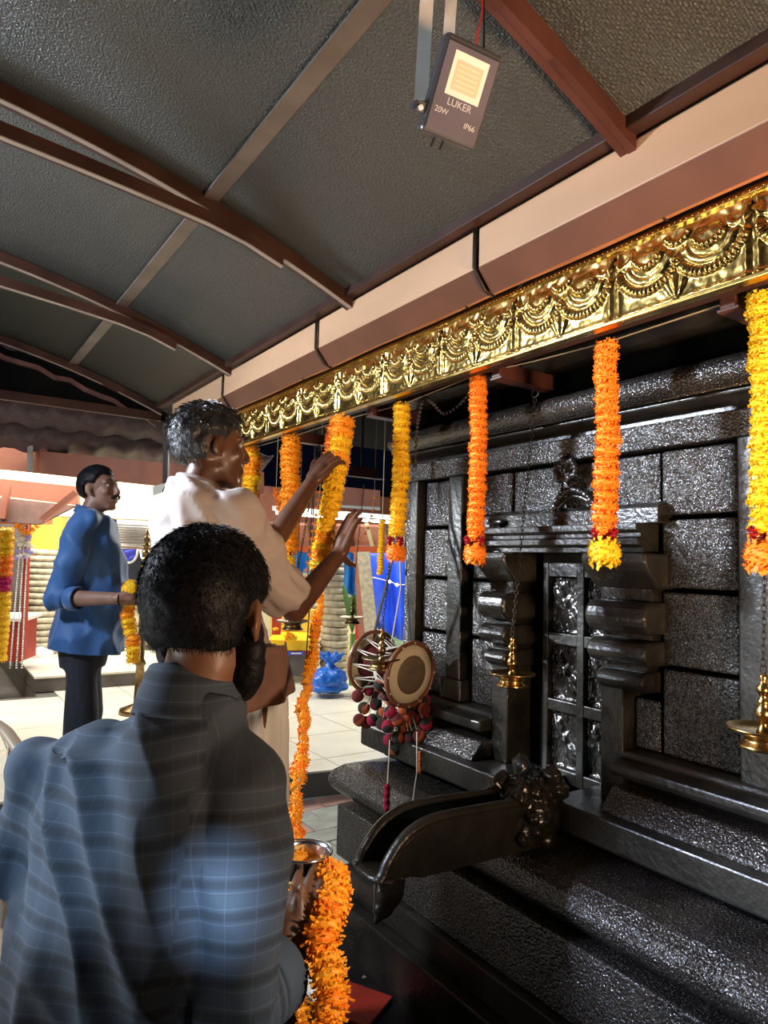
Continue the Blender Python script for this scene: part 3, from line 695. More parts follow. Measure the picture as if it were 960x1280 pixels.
def garland(path, R, col, ball, label, group='marigold garlands hung under the brass band', name='marigold_garland', gap=None, lib=None, roses=3, knots=None, end_ball=.05, jitter=.003, fname='flower'):
    path = [Vector(p) for p in path]; L = [0]
    for i in range(len(path)-1): L.append(L[-1]+(path[i+1]-path[i]).length)
    def at(s):
        for i in range(len(path)-1):
            if s <= L[i+1] or i == len(path)-2:
                t = (s-L[i])/(L[i+1]-L[i]); return path[i].lerp(path[i+1], t), (path[i+1]-path[i]).normalized()
    g = empty(name, path[0], label, 'garland', group)
    MB().tube(([Vector((path[0].x, path[0].y, 2.60))] if group == 'small marigold strings' else [])+path, .0022, 5).build('string', M['string'], g)
    s = .0; T = L[-1]
    while s < T:
        p, d = at(s); r = R(s/T) if callable(R) else R; c = col(s/T) if callable(col) else col
        r *= random.uniform(.93, 1.06)
        p = p+Vector((random.uniform(-jitter, jitter), random.uniform(-jitter, jitter), 0))
        put(random.choice((lib or FL)[c]), fname, g, p, r, d+Vector((random.uniform(-.12, .12), random.uniform(-.12, .12), 0)), 1)
        s += (gap(s/T) if callable(gap) else gap) if gap else r*.78
    if ball:
        p, d = at(T)
        for k in range(roses): a = 2*PI*k/roses+rad(30); put(ROSE, 'rose', g, p+d*.012+Vector((math.cos(a)*.027, math.sin(a)*.027, 0)), .019)
        put(BALL[ball], 'end_flower', g, p+d*(.012+end_ball), end_ball, d)
    return g
GX = 1.60
def hang(y, z0=2.243, z1=1.705, lean=0): return [(GX, y, z0), (GX+.003, y-.004+lean*.3, (z0+z1)/2), (GX, y+lean, z1)]
garland(hang(.812), .040, 'yellowfl', 'orangefl', 'yellow marigold garland with orange end ball, cut off by the right edge')
garland(hang(1.256, 2.24, 1.712), lambda t: .0385+.004*t, 'orangefl', 'yellowfl', 'orange marigold garland ending in red roses and one big yellow flower ball')
garland(hang(1.80, 2.27, 1.70), .037, 'orangefl', 'orangefl', 'orange marigold garland with a red rose knot and an orange flower ball', end_ball=.044)
garland(hang(2.262, 2.238, 1.705, .012), .041, 'yellowfl', 'orangefl', 'yellow marigold garland above the hanging drum, ending in red roses and an orange ball', end_ball=.046)
garland(hang(3.26, 2.245, 1.66), .060, lambda t: 'amberfl' if random.random() < .8 else 'yellowfl', 'yellowfl', 'thick amber marigold garland just behind the raised arm, ending in roses and yellow', gap=.034, jitter=.008)
garland(hang(3.78, 2.25, 1.66), .060, lambda t: 'amberfl' if random.random() < .7 else 'yellowfl', 'yellowfl', 'thick amber marigold garland right beside the face of the man hanging flowers', gap=.034, jitter=.008)
garland([(1.948,2.900,1.814), (1.951,2.912,1.659), (1.955,2.920,1.545)], .020, 'yellowfl', None, 'narrow yellow marigold string beside the straps of the hanging drum', group='small marigold strings')
garland([(2.397,3.668,2.020), (2.394,3.678,1.928), (2.369,3.707,1.799), (2.323,3.745,1.721)], .016, 'orangefl', None, 'thin orange marigold string draped past the far bracket', group='small marigold strings', lib=FLr, gap=.04)
garland([(1.873,4.018,2.053), (1.914,4.007,1.871), (1.932,4.019,1.606)], .030, 'orangefl', None, 'dark orange marigold string hanging behind the upper forearm', group='small marigold strings', lib=FLr, gap=.03)
garland([(1.867,3.422,1.995), (1.850,3.452,1.791), (1.840,3.476,1.609), (1.820,3.504,1.450)], .018, 'orangefl', None, 'loose orange marigold string hanging left of the held garland', group='small marigold strings', lib=FLr, gap=.045)
# the garland being hung (held in both hands) and the long thin strand to the bucket
garland([(1.348,2.307,2.148), (1.326,2.286,2.010), (1.286,2.252,1.880), (1.255,2.236,1.756), (1.226,2.218,1.637), (1.208,2.212,1.572)], lambda t: .052-.010*t, lambda t: 'yellowfl' if random.random() < .7 else 'amberfl', None,
        'yellow and orange marigold garland held up by the man in the pale shirt', name='marigold_garland')
garland([(1.359,2.371,2.160), (1.353,2.382,2.089), (1.331,2.363,1.924)], .046, 'orangefl', None, 'orange marigold garland hanging just behind the held yellow one', lib=FLr, gap=.03)
strand = bez([(1.208,2.212,1.572), (1.182,2.140,1.489), (1.069,1.963,1.351), (0.962,1.801,1.257), (0.873,1.652,1.171), (0.795,1.505,1.106), (0.718,1.379,1.064), (0.663,1.271,1.059), (0.611,1.160,1.071), (0.590,1.101,1.071)], 8)
garland(strand, lambda t: .022+.004*math.sin(t*40), lambda t: 'amberfl' if random.random() < .75 else 'orangefl', None, 'long thin strand of orange marigolds running from raised hands to the steel bucket', name='marigold_strand', lib=FLr, gap=lambda t: .031, jitter=.006)
fg = bez([(0.620,1.070,1.060), (0.601,1.009,1.075), (0.576,0.967,1.059), (0.545,0.941,1.043), (0.537,0.924,1.018), (0.533,0.892,1.001), (0.523,0.878,0.971), (0.504,0.869,0.942), (0.483,0.862,0.907)], 6)
garland(fg, .035, lambda t: 'amberfl' if random.random() < .65 else 'orangefl', None, 'thick shaggy orange marigold garland spilling from the bucket in the foreground', name='marigold_garland', group='garlands at the bucket', lib=FLr, gap=.012, jitter=.004)
fg2 = bez([(0.599,1.148,1.027), (0.608,1.173,0.945), (0.623,1.170,0.872), (0.612,1.133,0.825), (0.613,1.089,0.769), (0.609,1.059,0.737)], 6)
garland(fg2, .020, 'amberfl', None, 'thinner orange marigold garland hanging behind the hand at the bucket', name='marigold_garland', group='garlands at the bucket', lib=FLr, gap=.014)
# string carrying the garlands
st = tag(MB().tube([(GX, .2, 2.30), (GX, .812, 2.262), (GX, 1.256, 2.252), (GX, 1.53, 2.262), (GX, 1.80, 2.278), (GX, 2.262, 2.25), (GX, 2.73, 2.262), (GX, 3.26, 2.256), (GX, 3.8, 2.262)], .0022, 5).build('garland_string', M['string']), 'pale string stretched under the brass band carrying the garlands', 'string')
# dried leaf string tangle near the second bracket
dk = bez([(1.661,1.903,2.267), (1.663,1.968,2.210), (1.628,2.019,2.176), (1.597,2.060,2.222), (1.606,2.123,2.251), (1.625,2.177,2.193), (1.622,2.186,2.113), (1.625,2.195,1.991)], 5)
mb = MB().tube(dk, .0035, 5)
for p in dk: mb.sphere(p, .0075, 5, 4)
tag(mb.build('dried_string', M['iron']), 'dark dried leaf string looping from the brass band beside the yellow garland', 'string')

# ------------------------------------------------------------ hanging lamps
def chain(a, b, name, par, m, r=.0055, wire=.0016, dark=None):
    a, b = Vector(a), Vector(b); d = (b-a); L = d.length; u = d.normalized(); n = int(L/(r*2.9)); mb = MB()
    s1 = u.orthogonal().normalized(); s2 = u.cross(s1)
    for k in range(n):
        c = a+u*(L*(k+.5)/n); s = s1 if k % 2 else s2
        mb.tube([c+u*math.cos(t)*r*1.9+s*math.sin(t)*r for t in np.linspace(0, 2*PI, 9)[:-1]], wire, 4, closed=True)
    return mb.build(name, m, par, smooth=True)
def lamp(loc, top, label, sc=1, m='brass', flame=False, chain_m='iron', group='hanging brass oil lamps'):
    x, y, z = loc; e = empty('hanging_lamp', loc, label, 'lamp', group); T = Matrix.Translation((x, y, z)) @ Matrix.Scale(sc, 4)
    MB().lathe([(.001, -.040), (.030, -.040), (.050, -.038), (.056, -.033), (.052, -.028), (.044, -.020), (.042, -.014), (.048, -.006), (.062, -.001), (.080, .006), (.084, .012), (.081, .012), (.070, .004), (.030, .000), (.001, 0)], 36, T).build('oil_dish', M[m], e, smooth=True)
    MB().lathe([(.001, 0), (.017, 0), (.013, .010), (.009, .018), (.010, .026), (.017, .036), (.019, .046), (.016, .056), (.011, .064), (.014, .070), (.014, .074), (.009, .080), (.009, .088), (.016, .096), (.015, .106), (.008, .114), (.006, .122), (.010, .128), (.006, .136), (.001, .140)], 24, T).build('stem', M[m], e, smooth=True)
    st_ = e.children[-1]
    MB().tube([(x, y+.008*sc*math.cos(t), z+(.148+.009*math.sin(t))*sc) for t in np.linspace(0, 2*PI, 12)[:-1]], .0022*sc, 6, closed=True).build('ring', M['iron'], st_, smooth=True)
    if top is not None: chain((x, y, z+.155*sc), top, 'chain', e, M[chain_m])
    if flame:
        MB().lathe([(.001, 0), (.007, .006), (.008, .014), (.004, .026), (.0005, .036)], 10, Matrix.Translation((x-.045, y-.03, z+.012))).build('flame', M['flame'], e, smooth=True)
    return e
p = (1.678,0.862,1.228); lamp(Vector(p), (1.76, .88, 2.195), 'largest brass hanging oil lamp, at the right edge of the photograph', 1.0)
p = Vector((1.720,1.735,1.228)); lamp(p, (1.76, 1.68, 2.195), 'brass hanging oil lamp in front of the carved black door', .96)
p = Vector((1.590,2.345,1.207)); lamp(p, (1.76, 2.46, 2.195), 'dull brass hanging oil lamp in front of the drum', .95, 'oldbrass')
p = Vector((1.627,3.225,1.285)); lamp(p, (1.76, 3.26, 2.195), 'lit hanging oil lamp with a flame below the forearm', 1.0, 'oldbrass', True)
p = Vector((2.276,3.698,1.254)); t_ = Vector((2.283,3.617,2.088)); lamp(p, t_, 'small far hanging oil lamp with a dark knob right of the raised hand', .9, 'oldbrass')
e = empty('steel_bracket', (2.280,3.615,2.133), 'maroon bracket end above the far small lamp', 'bracket')
c = Vector((2.276,3.639,2.170)); MB().box(c-Vector((.14, .02, .028)), c+Vector((.10, .02, .028))).build('arm', M['redtube'], e); MB().box(c-Vector((.20, .03, .034)), c+Vector((.16, .03, -.028))).build('flange', M['tube'], e)
MB().tube([c, (c.x, c.y, 2.6)], .008, 6).build('hanger_rod', M['iron'], e)

# ------------------------------------------------------------ hanging hourglass drum
pn = Vector((1.712,2.311,1.149)); ax = (R0*.66-F0*.74-Vector((0, 0, .10))).normalized(); pf = pn-ax*.240
dr_ = empty('hanging_drum', (pn+pf)/2-Vector((0, 0, .13)), 'small hourglass hand drum with brown rims hanging in front of the shrine corner', 'drum')
zx = ax; xx = zx.cross(Vector((0, 0, 1))).normalized(); yy = zx.cross(xx)
def dm(c): return frame(c, xx, yy, zx)
RR = .131
for c, s in ((pn, 1), (pf, -1)):
    T = dm(c)
    MB().tube([T @ Vector((RR*math.cos(t), RR*math.sin(t), 0)) for t in np.linspace(0, 2*PI, 41)[:-1]], .012, 8, closed=True, flat=.8).build('rim', M['rim'], dr_, smooth=True)
    MB().lathe([(.001, .006*s), (.088, .008*s), (.117, .004*s), (.121, -.006*s)], 40, T, cap=False).build('drum_skin', M['drumskin'], dr_, smooth=True); skin_ = dr_.children[-1]
    mb = MB(); mb.lathe([(.001, .0105*s), (.072, .0115*s), (.080, .0085*s), (.080, .004*s)], 40, T, cap=False); mb.build('centre_patch', M['drumpatch'], skin_, smooth=True)
    mb = MB()
    for k in range(12):
        t = 2*PI*k/12; mb.sphere(T @ Vector((RR*math.cos(t), RR*math.sin(t), .011*s)), .0045, 6, 4)
    mb.build('rim_stud', M['cord'], dr_.children[0] if s == 1 else [o for o in dr_.children if o.name.startswith('rim')][-1], smooth=True)['kind'] = 'stuff'
T = dm(pf)
MB().lathe([(.084, .012), (.082, .035), (.064, .065), (.047, .095), (.042, .12), (.047, .145), (.064, .175), (.082, .205), (.084, .228)], 32, T).build('drum_body', M['redcloth'], dr_, smooth=True)
mb = MB()
for k in range(12):
    a0, a1 = 2*PI*k/12, 2*PI*(k+.5)/12
    A_ = T @ Vector((RR*.97*math.cos(a0), RR*.97*math.sin(a0), 0)); Bm = T @ Vector((.086*math.cos(a0+.13), .086*math.sin(a0+.13), .12)); B_ = T @ Vector((RR*.97*math.cos(a1), RR*.97*math.sin(a1), .240))
    C_ = T @ Vector((RR*.97*math.cos(2*PI*(k+1)/12), RR*.97*math.sin(2*PI*(k+1)/12), 0)); Bm2 = T @ Vector((.086*math.cos(a1+.13), .086*math.sin(a1+.13), .12))
    mb.tube([A_, Bm, B_], .0026, 5); mb.tube([B_, Bm2, C_], .0026, 5)
mb.build('lacing_cord', M['cord'], dr_, smooth=True)
MB().lathe([(.089, .11), (.091, .12), (.089, .13)], 30, T, cap=False).build('cross_band', M['cord'], dr_, smooth=True)
# tassel balls
random.seed(21); BM = []
for s, (c1, c2) in enumerate((('woolred', 'woolorange'), ('woolblack', 'woolcrimson'), ('woolorange', 'woolblack'), ('woolred', 'woolblack'))):
    mb = MB().sphere((0, 0, 0), 1, 16, 10); me = mb.mesh('tassel_ball', True); me.materials.append(M[c1]); me.materials.append(M[c2])
    for pl in me.polygons: pl.material_index = 1 if abs(pl.center.z) < .35+.1*s else 0
    BM.append(me)
balls = [(447,870),(462,862),(455,885),(470,880),(449,900),(466,900),(478,892),(484,868),(497,874),(488,890),(505,886),(516,880),(497,900),(484,908),(510,905),(522,898),(530,886),(532,905),(497,922),(512,922),(524,920),(487,925),(500,862),(470,866),(508,895),(533,896),(475,857),(458,903),(490,877),(523,873),(504,912),(478,905),(515,893),(530,875),(494,936),(520,933)]
for k, (px_, py_) in enumerate(balls):
    d_ = 2.84+.07*random.random()+(.10 if px_ < 475 else 0)
    r_ = CF+CR*((px_-480)/860)+CU*((640-py_)/860); p_ = Vector((0, 0, 1.6))+r_*d_
    o = bpy.data.objects.new('tassel_ball', BM[k % 4]); COL.objects.link(o); o.parent = dr_; o.location = p_-worldloc(dr_); o.scale = (.0275,)*3; o.rotation_euler = (random.random()*3, random.random()*3, 0)
mb = MB()
bl = [o for o in bpy.data.objects if o.name.startswith('tassel_ball')]
for o in bl: p_ = Vector(o.location)+worldloc(dr_); mb.tube([p_, (p_+pn*.5+pf*.5)/2+Vector((0, 0, .02)), (pn+pf)/2-Vector((0, 0, .095))], .0018, 4)
mb.build('tassel_cord', M['cord'], dr_)
for (a, bq, m_, r_) in (((1.629,2.328,0.891), (1.528,2.191,0.756), 'cord', .0026), ((1.718,2.265,0.926), (1.641,2.158,0.807), 'cord', .0024), ((1.785,2.326,0.906), (1.788,2.332,0.816), 'cord', .0024), ((1.641,2.158,0.807), (1.561,2.073,0.740), 'cord', .002)):
    MB().tube([a, bq], r_, 5).build('hanging_cord', M[m_], dr_)
def tass(a, bq, r_, m_):
    a, bq = Vector(a), Vector(bq); mb = MB()
    for k in range(9): c = a.lerp(bq, k/8); mb.sphere(c+Vector((random.uniform(-.003, .003),)*3), r_*random.uniform(.85, 1.1), 8, 6)
    mb.build('wool_tassel', M[m_], dr_, smooth=True)
tass((1.527,2.191,0.765), (1.518,2.179,0.687), .012, 'woolcrimson'); tass((1.709,2.230,0.850), (1.689,2.200,0.786), .009, 'woolorange')
# carrying strap: two runs up to the bracket
top = Vector((1.76, 2.46, 2.20))
MB().tube([pf+Vector((0, 0, .10)), (1.664,2.396,1.617), (1.713,2.453,1.826), top], .011, 6, flat=.35).build('shoulder_strap', M['strap'], dr_)
MB().tube([pn+Vector((0, 0, .11)), (1.702,2.334,1.485), (1.750,2.434,1.758), top+Vector((.01, 0, 0))], .009, 6, flat=.35).build('shoulder_strap', M['strap'], dr_)
MB().tube([(pn+pf)/2+Vector((0, 0, .11)), (1.667,2.332,1.502), (1.715,2.410,1.618), top], .003, 5).build('hanging_cord', M['cord'], dr_)

# ------------------------------------------------------------ floodlight
fc = Vector((0.746,0.897,2.436)); view = (fc-Vector((0, 0, 1.6))).normalized()
upi = (CR*37+CU*100).normalized(); ri = (CR*60-CU*30).normalized()
nz = -view; upv = (upi-nz*upi.dot(nz)).normalized(); rv = upv.cross(nz).normalized()
rot = Matrix.Rotation(rad(20), 3, upv); nz = rot @ nz; rv = rot @ rv
rot = Matrix.Rotation(rad(-14), 3, rv); nz = rot @ nz; upv = rot @ upv
FM = frame(fc, rv, upv, nz)
fl = empty('floodlight', fc, 'small square grey floodlight with pale lens hanging from straps under the roof', 'floodlight')
def fbox(name, a, bq, m, bevel=0): return MB().box(a, bq, FM).build(name, m, fl, bevel=bevel)
w2, h2 = .056, .078
fbox('housing', (-w2, -h2, -.026), (w2, h2, .004), M['lampbody'], .006)
hs_ = fl.children[0]
fbox('front_glass', (-w2+.006, -h2+.006, .004), (w2-.006, h2-.012, .0065), M['lampface'], .001)
fbox('glass_slot', (-w2+.006, h2-.012, .003), (w2-.006, h2-.009, .0055), M['wire'])
mb = MB(); a, c_ = .034, .026
mb.add([FM @ Vector(p) for p in ((-a, -.012, .0075), (a, -.012, .0075), (a, .056, .0075), (-a, .056, .0075), (-c_, -.002, .0068), (c_, -.002, .0068), (c_, .044, .0068), (-c_, .044, .0068))], [(0, 1, 5, 4), (1, 2, 6, 5), (2, 3, 7, 6), (3, 0, 4, 7)])
rf_ = mb.build('reflector', M['lampopt'], fl)
mb = MB().add([FM @ Vector(p) for p in ((-c_, -.002, .0072), (c_, -.002, .0072), (c_, .044, .0072), (-c_, .044, .0072))], [(0, 1, 2, 3)]); mb.build('led_board', M['lampchip'], rf_)
mb = MB()
for k in range(5): z_ = .004+k*.008; mb.add([FM @ Vector(p) for p in ((-c_+.004, z_, .0078), (c_-.006, z_, .0078), (c_-.006, z_+.0012, .0078), (-c_+.004, z_+.0012, .0078))], [(0, 1, 2, 3)])
mb.build('led_row', M['lampopt'], rf_)
for k in range(7): fbox('cooling_fin', (-w2+.008+k*.0155, -h2+.01, -.036), (-w2+.011+k*.0155, h2-.01, -.026), M['lampbody'])
def text(body, x, y, size, m, par, T, z):
    cu = bpy.data.curves.new('t', 'FONT'); cu.body = body; cu.size = size; cu.align_x = 'CENTER'; cu.extrude = .0002
    o = bpy.data.objects.new('t', cu); COL.objects.link(o); dg = bpy.context.evaluated_depsgraph_get(); dg.update()
    me = bpy.data.meshes.new_from_object(o.evaluated_get(dg)); bpy.data.objects.remove(o)
    me.transform(T @ Matrix.Translation((x, y, z))); me.materials.clear(); link('lettering', me, m, par)
gl_ = [o for o in fl.children if o.name.startswith('front_glass')][0]
text('LUKER', 0, -.0265, .0165, M['print'], gl_, FM, .0068); text('20W', -.030, -.043, .013, M['print'], gl_, FM, .0068); text('IP66', .030, -.052, .013, M['print'], gl_, FM, .0068)
# yoke and straps
fbox('yoke', (-w2-.020, -.052, -.012), (-w2-.001, -.036, -.004), M['lampbody']); fbox('yoke', (-w2-.020, -.052, -.030), (-w2-.016, -.036, -.004), M['lampbody'])
MB().lathe([(.001, 0), (.005, 0), (.005, .006), (.001, .008)], 6, FM @ Matrix.Translation((-w2-.010, -.046, -.004))).build('bolt', M['galv'], fl)
s0 = Vector((0.725,1.004,2.477)); top_ = Vector((s0.x+.0, s0.y+.0, 0)); 
for (p0, p1, wd) in (((0.732,0.999,2.477), (0.726,0.970,2.845), .026), ((0.774,0.981,2.506), (0.772,0.950,2.856), .022)):
    p0, p1 = Vector(p0), Vector(p1); p1.z = zc(p1.x)-.06; t = CR*wd/2
    dirv = (p1-p0)
    MB().add([p0-t, p0+t, p1+t, p1-t, p0-t-CF*-.003, p0+t+CF*.003, p1+t+CF*.003, p1-t+CF*.003], [(0, 1, 2, 3), (4, 7, 6, 5), (0, 4, 5, 1), (1, 5, 6, 2), (2, 6, 7, 3), (3, 7, 4, 0)]).build('mounting_strap', M['galv'], fl)
MB().tube(bez([(0.772,0.895,2.522), (0.775,0.890,2.560), (0.792,0.898,2.620), (0.808,0.925,2.727), (0.809,0.938,2.851)], 5), .0018, 6).build('cable', M['wirered'], fl, smooth=True)
MB().tube(bez([(0.792,0.894,2.525), (0.797,0.898,2.569), (0.805,0.910,2.651), (0.814,0.934,2.852)], 5), .0022, 6).build('cable', M['wire'], fl, smooth=True)
for dx in (-.018, .0): MB().tube([FM @ Vector((dx, -h2+.005, -.02)), FM @ Vector((dx-.002, -h2-.016, -.022))], .003, 6).build('cable_gland', M['wire'], fl)
tag(MB().tube(bez([(0.992,1.492,3.111), (1.026,1.491,3.134), (1.062,1.500,3.177), (1.085,1.512,3.266)], 5), .003, 6).build('cable', M['wirered'], None, smooth=True), 'short reddish cable end on the roof sheet left of the floodlight', 'cable')
# ------------------------------------------------------------ courtyard beyond the canopy
def quad(name, pts, t, m, parent=None, **k):
    """slab through 4 world points, thickness t away from the camera"""
    P_ = [Vector(p) for p in pts]; nn = (P_[1]-P_[0]).cross(P_[3]-P_[0]).normalized()
    if nn.dot(P_[0]-Vector((0, 0, 1.6))) < 0: nn = -nn
    return MB().add(P_+[p+nn*t for p in P_], [(0, 1, 2, 3), (7, 6, 5, 4)]+[(i, i+4, (i+1) % 4+4, (i+1) % 4) for i in range(4)]).build(name, m, parent, **k)
# clay tile roof seen from beneath
tr = empty('tiled_roof', (1.0, 6, 2.4), 'dark old clay tile roof seen from below between canopy and orange beam', 'roof')
def tile_mesh():
    mb = MB(); v = []; n = 10
    for j in (0, 1):
        for i in range(n+1):
            t = i/n; v.append((t*.25, j*.36, .020*math.sin(t*2*PI)+.016*j)); 
    for j in (0, 1):
        for i in range(n+1):
            t = i/n; v.append((t*.25, j*.36, .020*math.sin(t*2*PI)+.016*j+.014))
    k = n+1; f = []
    for i in range(n): f += [(i, i+1, k+i+1, k+i), (2*k+i, 3*k+i, 3*k+i+1, 2*k+i+1), (i, 2*k+i, 2*k+i+1, i+1), (k+i, k+i+1, 3*k+i+1, 3*k+i)]
    return mb.add(v, f).mesh('clay_tile', True)
TM = tile_mesh(); TM.materials.append(M['tile'])
ya, za, yb, zb = 5.2, 2.93, 6.35, 2.40; sl = math.atan2(zb-za, yb-ya); Ls = math.hypot(yb-ya, zb-za)
for j in range(4):
    for i in range(-11, 9):
        s = Ls-.05-j*.33; y = ya+s*math.cos(sl); z = za+s*math.sin(sl)
        if i*.25+.5 > 2.55-j*.10: continue
        o = bpy.data.objects.new('clay_tile', TM); COL.objects.link(o); o.parent = tr
        o.location = Vector((i*.25+.5, y, z+.02))-Vector(tr.location); o.rotation_euler = (sl+rad(3)+PI, 0, 0); o.rotation_euler = (sl-rad(2), 0, 0)
        o.location.y -= .36*math.cos(sl); o.location.z -= .36*math.sin(sl)
MB().box((-2.4, 5.06, 2.60), (1.42, 5.10, 2.66)).build('top_batten', M['tube'], tr)
arch_tube('ridge_tile_edge', [-2.4+.1*k for k in range(39)], lambda x: zc(x)-.085+.014*math.sin(x*25), .03, 5.12, .03, M['ridge'], tr)
quad('valley_sheet', [(-2.4, 5.14, 2.62), (1.5, 5.14, 2.62), (1.5, 5.16, 3.2), (-2.4, 5.16, 3.2)], .02, M['gap'], tr)
# beams
b1 = empty('orange_beam', (0, 6.5, 2.3), 'thick salmon-orange painted beam below the dark tile roof', 'beam')
quad('beam', [(0.176,6.575,2.487), (1.902,5.782,2.393), (1.915,5.792,2.188), (0.187,6.583,2.311)], .10, M['orangebeam'], b1)
quad('beam', [(1.895,5.847,2.399), (2.498,5.623,2.381), (2.511,5.632,2.183), (1.908,5.856,2.192)], .08, M['orangebeam'], b1)
for (x, y0, y1) in ((37, 557, 589),): quad('beam_clamp', [(0.681,6.210,2.481), (0.714,6.189,2.476), (0.728,6.199,2.262), (0.695,6.220,2.268)], .02, M['galv'], b1)
ps = empty('canopy_post', (1.489,5.113,2.174), 'dark steel hanger post at the far corner of the canopy', 'post')
quad('post', [(1.440,5.099,2.693), (1.474,5.075,2.695), (1.504,5.110,2.085), (1.475,5.130,2.084)], .04, M['tube'], ps)
MB().sphere((1.481,5.020,2.591), .035, 10, 8, (1.3, .5, .8)).build('clamp', M['iron'], ps, smooth=True)
quad('light_box', [(1.413,5.168,2.124), (1.485,5.117,2.150), (1.489,5.120,2.091), (1.417,5.171,2.059)], .05, M['whitewall'], ps)
tp = tag(quad('translucent_sheet', [(0.350,7.674,2.412), (2.269,6.869,2.346), (2.195,6.592,1.957), (0.361,7.344,1.966)], .02, M['creamwall']), 'pale corrugated sheet catching light under the salmon beam', 'roof sheet')
b2 = empty('orange_beam', (0.818,6.894,2.192), 'second thinner orange beam behind the head of the man in blue', 'beam')
quad('beam', [(0.210,7.175,2.290), (1.163,6.659,2.218), (1.174,6.667,2.046), (0.219,7.182,2.142)], .06, M['orangebeam'], b2)
shed = empty('shed_roof', (0.832,6.904,1.977), 'brown sloping shed roof with pale rafters at the far left', 'roof')
quad('roof_sheet', [(0.391,6.948,2.104), (1.129,6.518,2.034), (0.863,6.592,1.860), (0.399,6.843,1.877)], .02, M['browncloth'], shed)
quad('rafter', [(0.841,6.542,1.905), (1.084,6.415,2.164), (1.115,6.397,2.131), (0.882,6.516,1.879)], .04, M['orangebeam'], shed)
quad('rafter', [(0.577,6.755,2.189), (0.623,6.724,2.184), (0.602,6.703,1.897), (0.557,6.734,1.896)], .04, M['orangebeam'], shed)
tag(box('courtyard_wall', (-4, 10.9, G), (9, 11.05, 2.15), M['creamwall']), 'long cream wall closing the courtyard at the back', 'wall')
tag(box('night_hoarding', (-4, 11.1, 2.15), (9, 11.2, 2.9), M['orangebeam']), 'salmon fascia board above the far courtyard wall', 'board')
# white pavilion behind the two men
pv = empty('pavilion', (2.000,7.840,1.653), 'brightly lit white pavilion front with louvre and long fluorescent lamp', 'pavilion')
quad('top_panel', [(1.545,7.842,2.343), (2.476,7.218,2.288), (2.484,7.224,2.168), (1.553,7.847,2.223)], .04, M['galv'], pv)
quad('corrugated_sheet', [(1.588,7.823,2.224), (2.483,7.223,2.186), (2.493,7.230,2.031), (1.600,7.831,2.053)], .03, M['creamwall'], pv)
quad('white_panel', [(1.584,7.961,2.075), (2.889,7.085,2.032), (2.911,7.101,1.684), (1.611,7.980,1.658)], .03, M['whitewall'], pv)
for k in range(8):
    y = 655+k*3.1
    r_ = lambda X_, Y_: Vector((0, 0, 1.6))+(CF+CR*((X_-480)/860)+CU*((640-Y_)/860))*7.4
    quad('louvre_slat', [r_(146, y), r_(198, y+2), r_(198, y+4.2), r_(146, y+2.2)], .04, M['strip'] if k % 2 else M['riser'], pv)
tl = empty('fluorescent_lamp', (1.897,7.514,2.006), 'long glowing white fluorescent lamp behind the head of the man in blue', 'lamp')
MB().tube([(1.649,7.679,2.032), (2.356,7.205,1.996)], .030, 10).build('tube', M['tubelight'], tl, smooth=True)
quad('batten', [(1.643,7.775,2.087), (2.399,7.267,2.053), (2.401,7.269,2.027), (1.644,7.776,2.062)], .03, M['whitewall'], tl)
tl2 = empty('fluorescent_lamp', (3.732,5.670,2.029), 'long white fluorescent lamp under the roof right of the raised hand', 'lamp')
MB().tube([(2.909,6.220,2.072), (3.930,5.538,2.004)], .013, 10).build('tube', M['tubelight'], tl2, smooth=True)
quad('batten', [(2.893,6.285,2.146), (3.987,5.553,2.079), (3.990,5.555,2.032), (2.896,6.287,2.098)], .03, M['whitewall'], tl2)
# bunting
def swag(name, c, w, h, m, label):
    c = Vector(c); e = empty(name, c, label, 'bunting', 'blue and orange bunting swags'); v = []; f = []; n = 16
    t = R0
    for j in range(6):
        for i in range(n+1):
            u = -1+2*i/n; d = h*(j/5)*math.sqrt(max(0, 1-u*u)); v.append(c+t*(u*w/2)-Vector((0, 0, d))+F0*(.015*math.cos(j*2.2+u*3)))
    for j in range(5):
        for i in range(n): a = j*(n+1)+i; f.append((a, a+1, a+n+2, a+n+1))
    MB().add(v, f).build('cloth', m, e, smooth=True)
    MB().tube([v[5*(n+1)+i]-F0*.01 for i in range(n+1)], .012, 6).build('fringe', M['whitewall'], e, smooth=True)
swag('bunting', (1.671,6.850,1.675), .20, .135, M['navycloth'], 'blue half-round bunting swag with white fringe, the whole one')
swag('bunting', (1.856,6.726,1.665), .19, .13, M['navycloth'], 'second blue bunting swag, half hidden by the dark-haired head')
swag('bunting', (1.524,6.948,1.685), .16, .08, M['orangepaint'], 'small orange bunting swag beside the shirt front of the man in blue')
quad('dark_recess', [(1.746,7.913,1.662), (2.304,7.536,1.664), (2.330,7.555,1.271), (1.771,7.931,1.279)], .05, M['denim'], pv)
quad('bunting_rail', [(1.414,7.020,1.704), (2.084,6.570,1.681), (2.085,6.571,1.666), (1.415,7.021,1.689)], .03, M['wood'], pv)
for q in (((1.432,7.033,1.697), (1.878,8.822,0.260)), ((2.085,6.595,1.673), (2.685,8.266,0.260))): MB().tube([q[0], (q[0][0], q[0][1], D)], .02, 8).build('rail_post', M['wood'], pv)
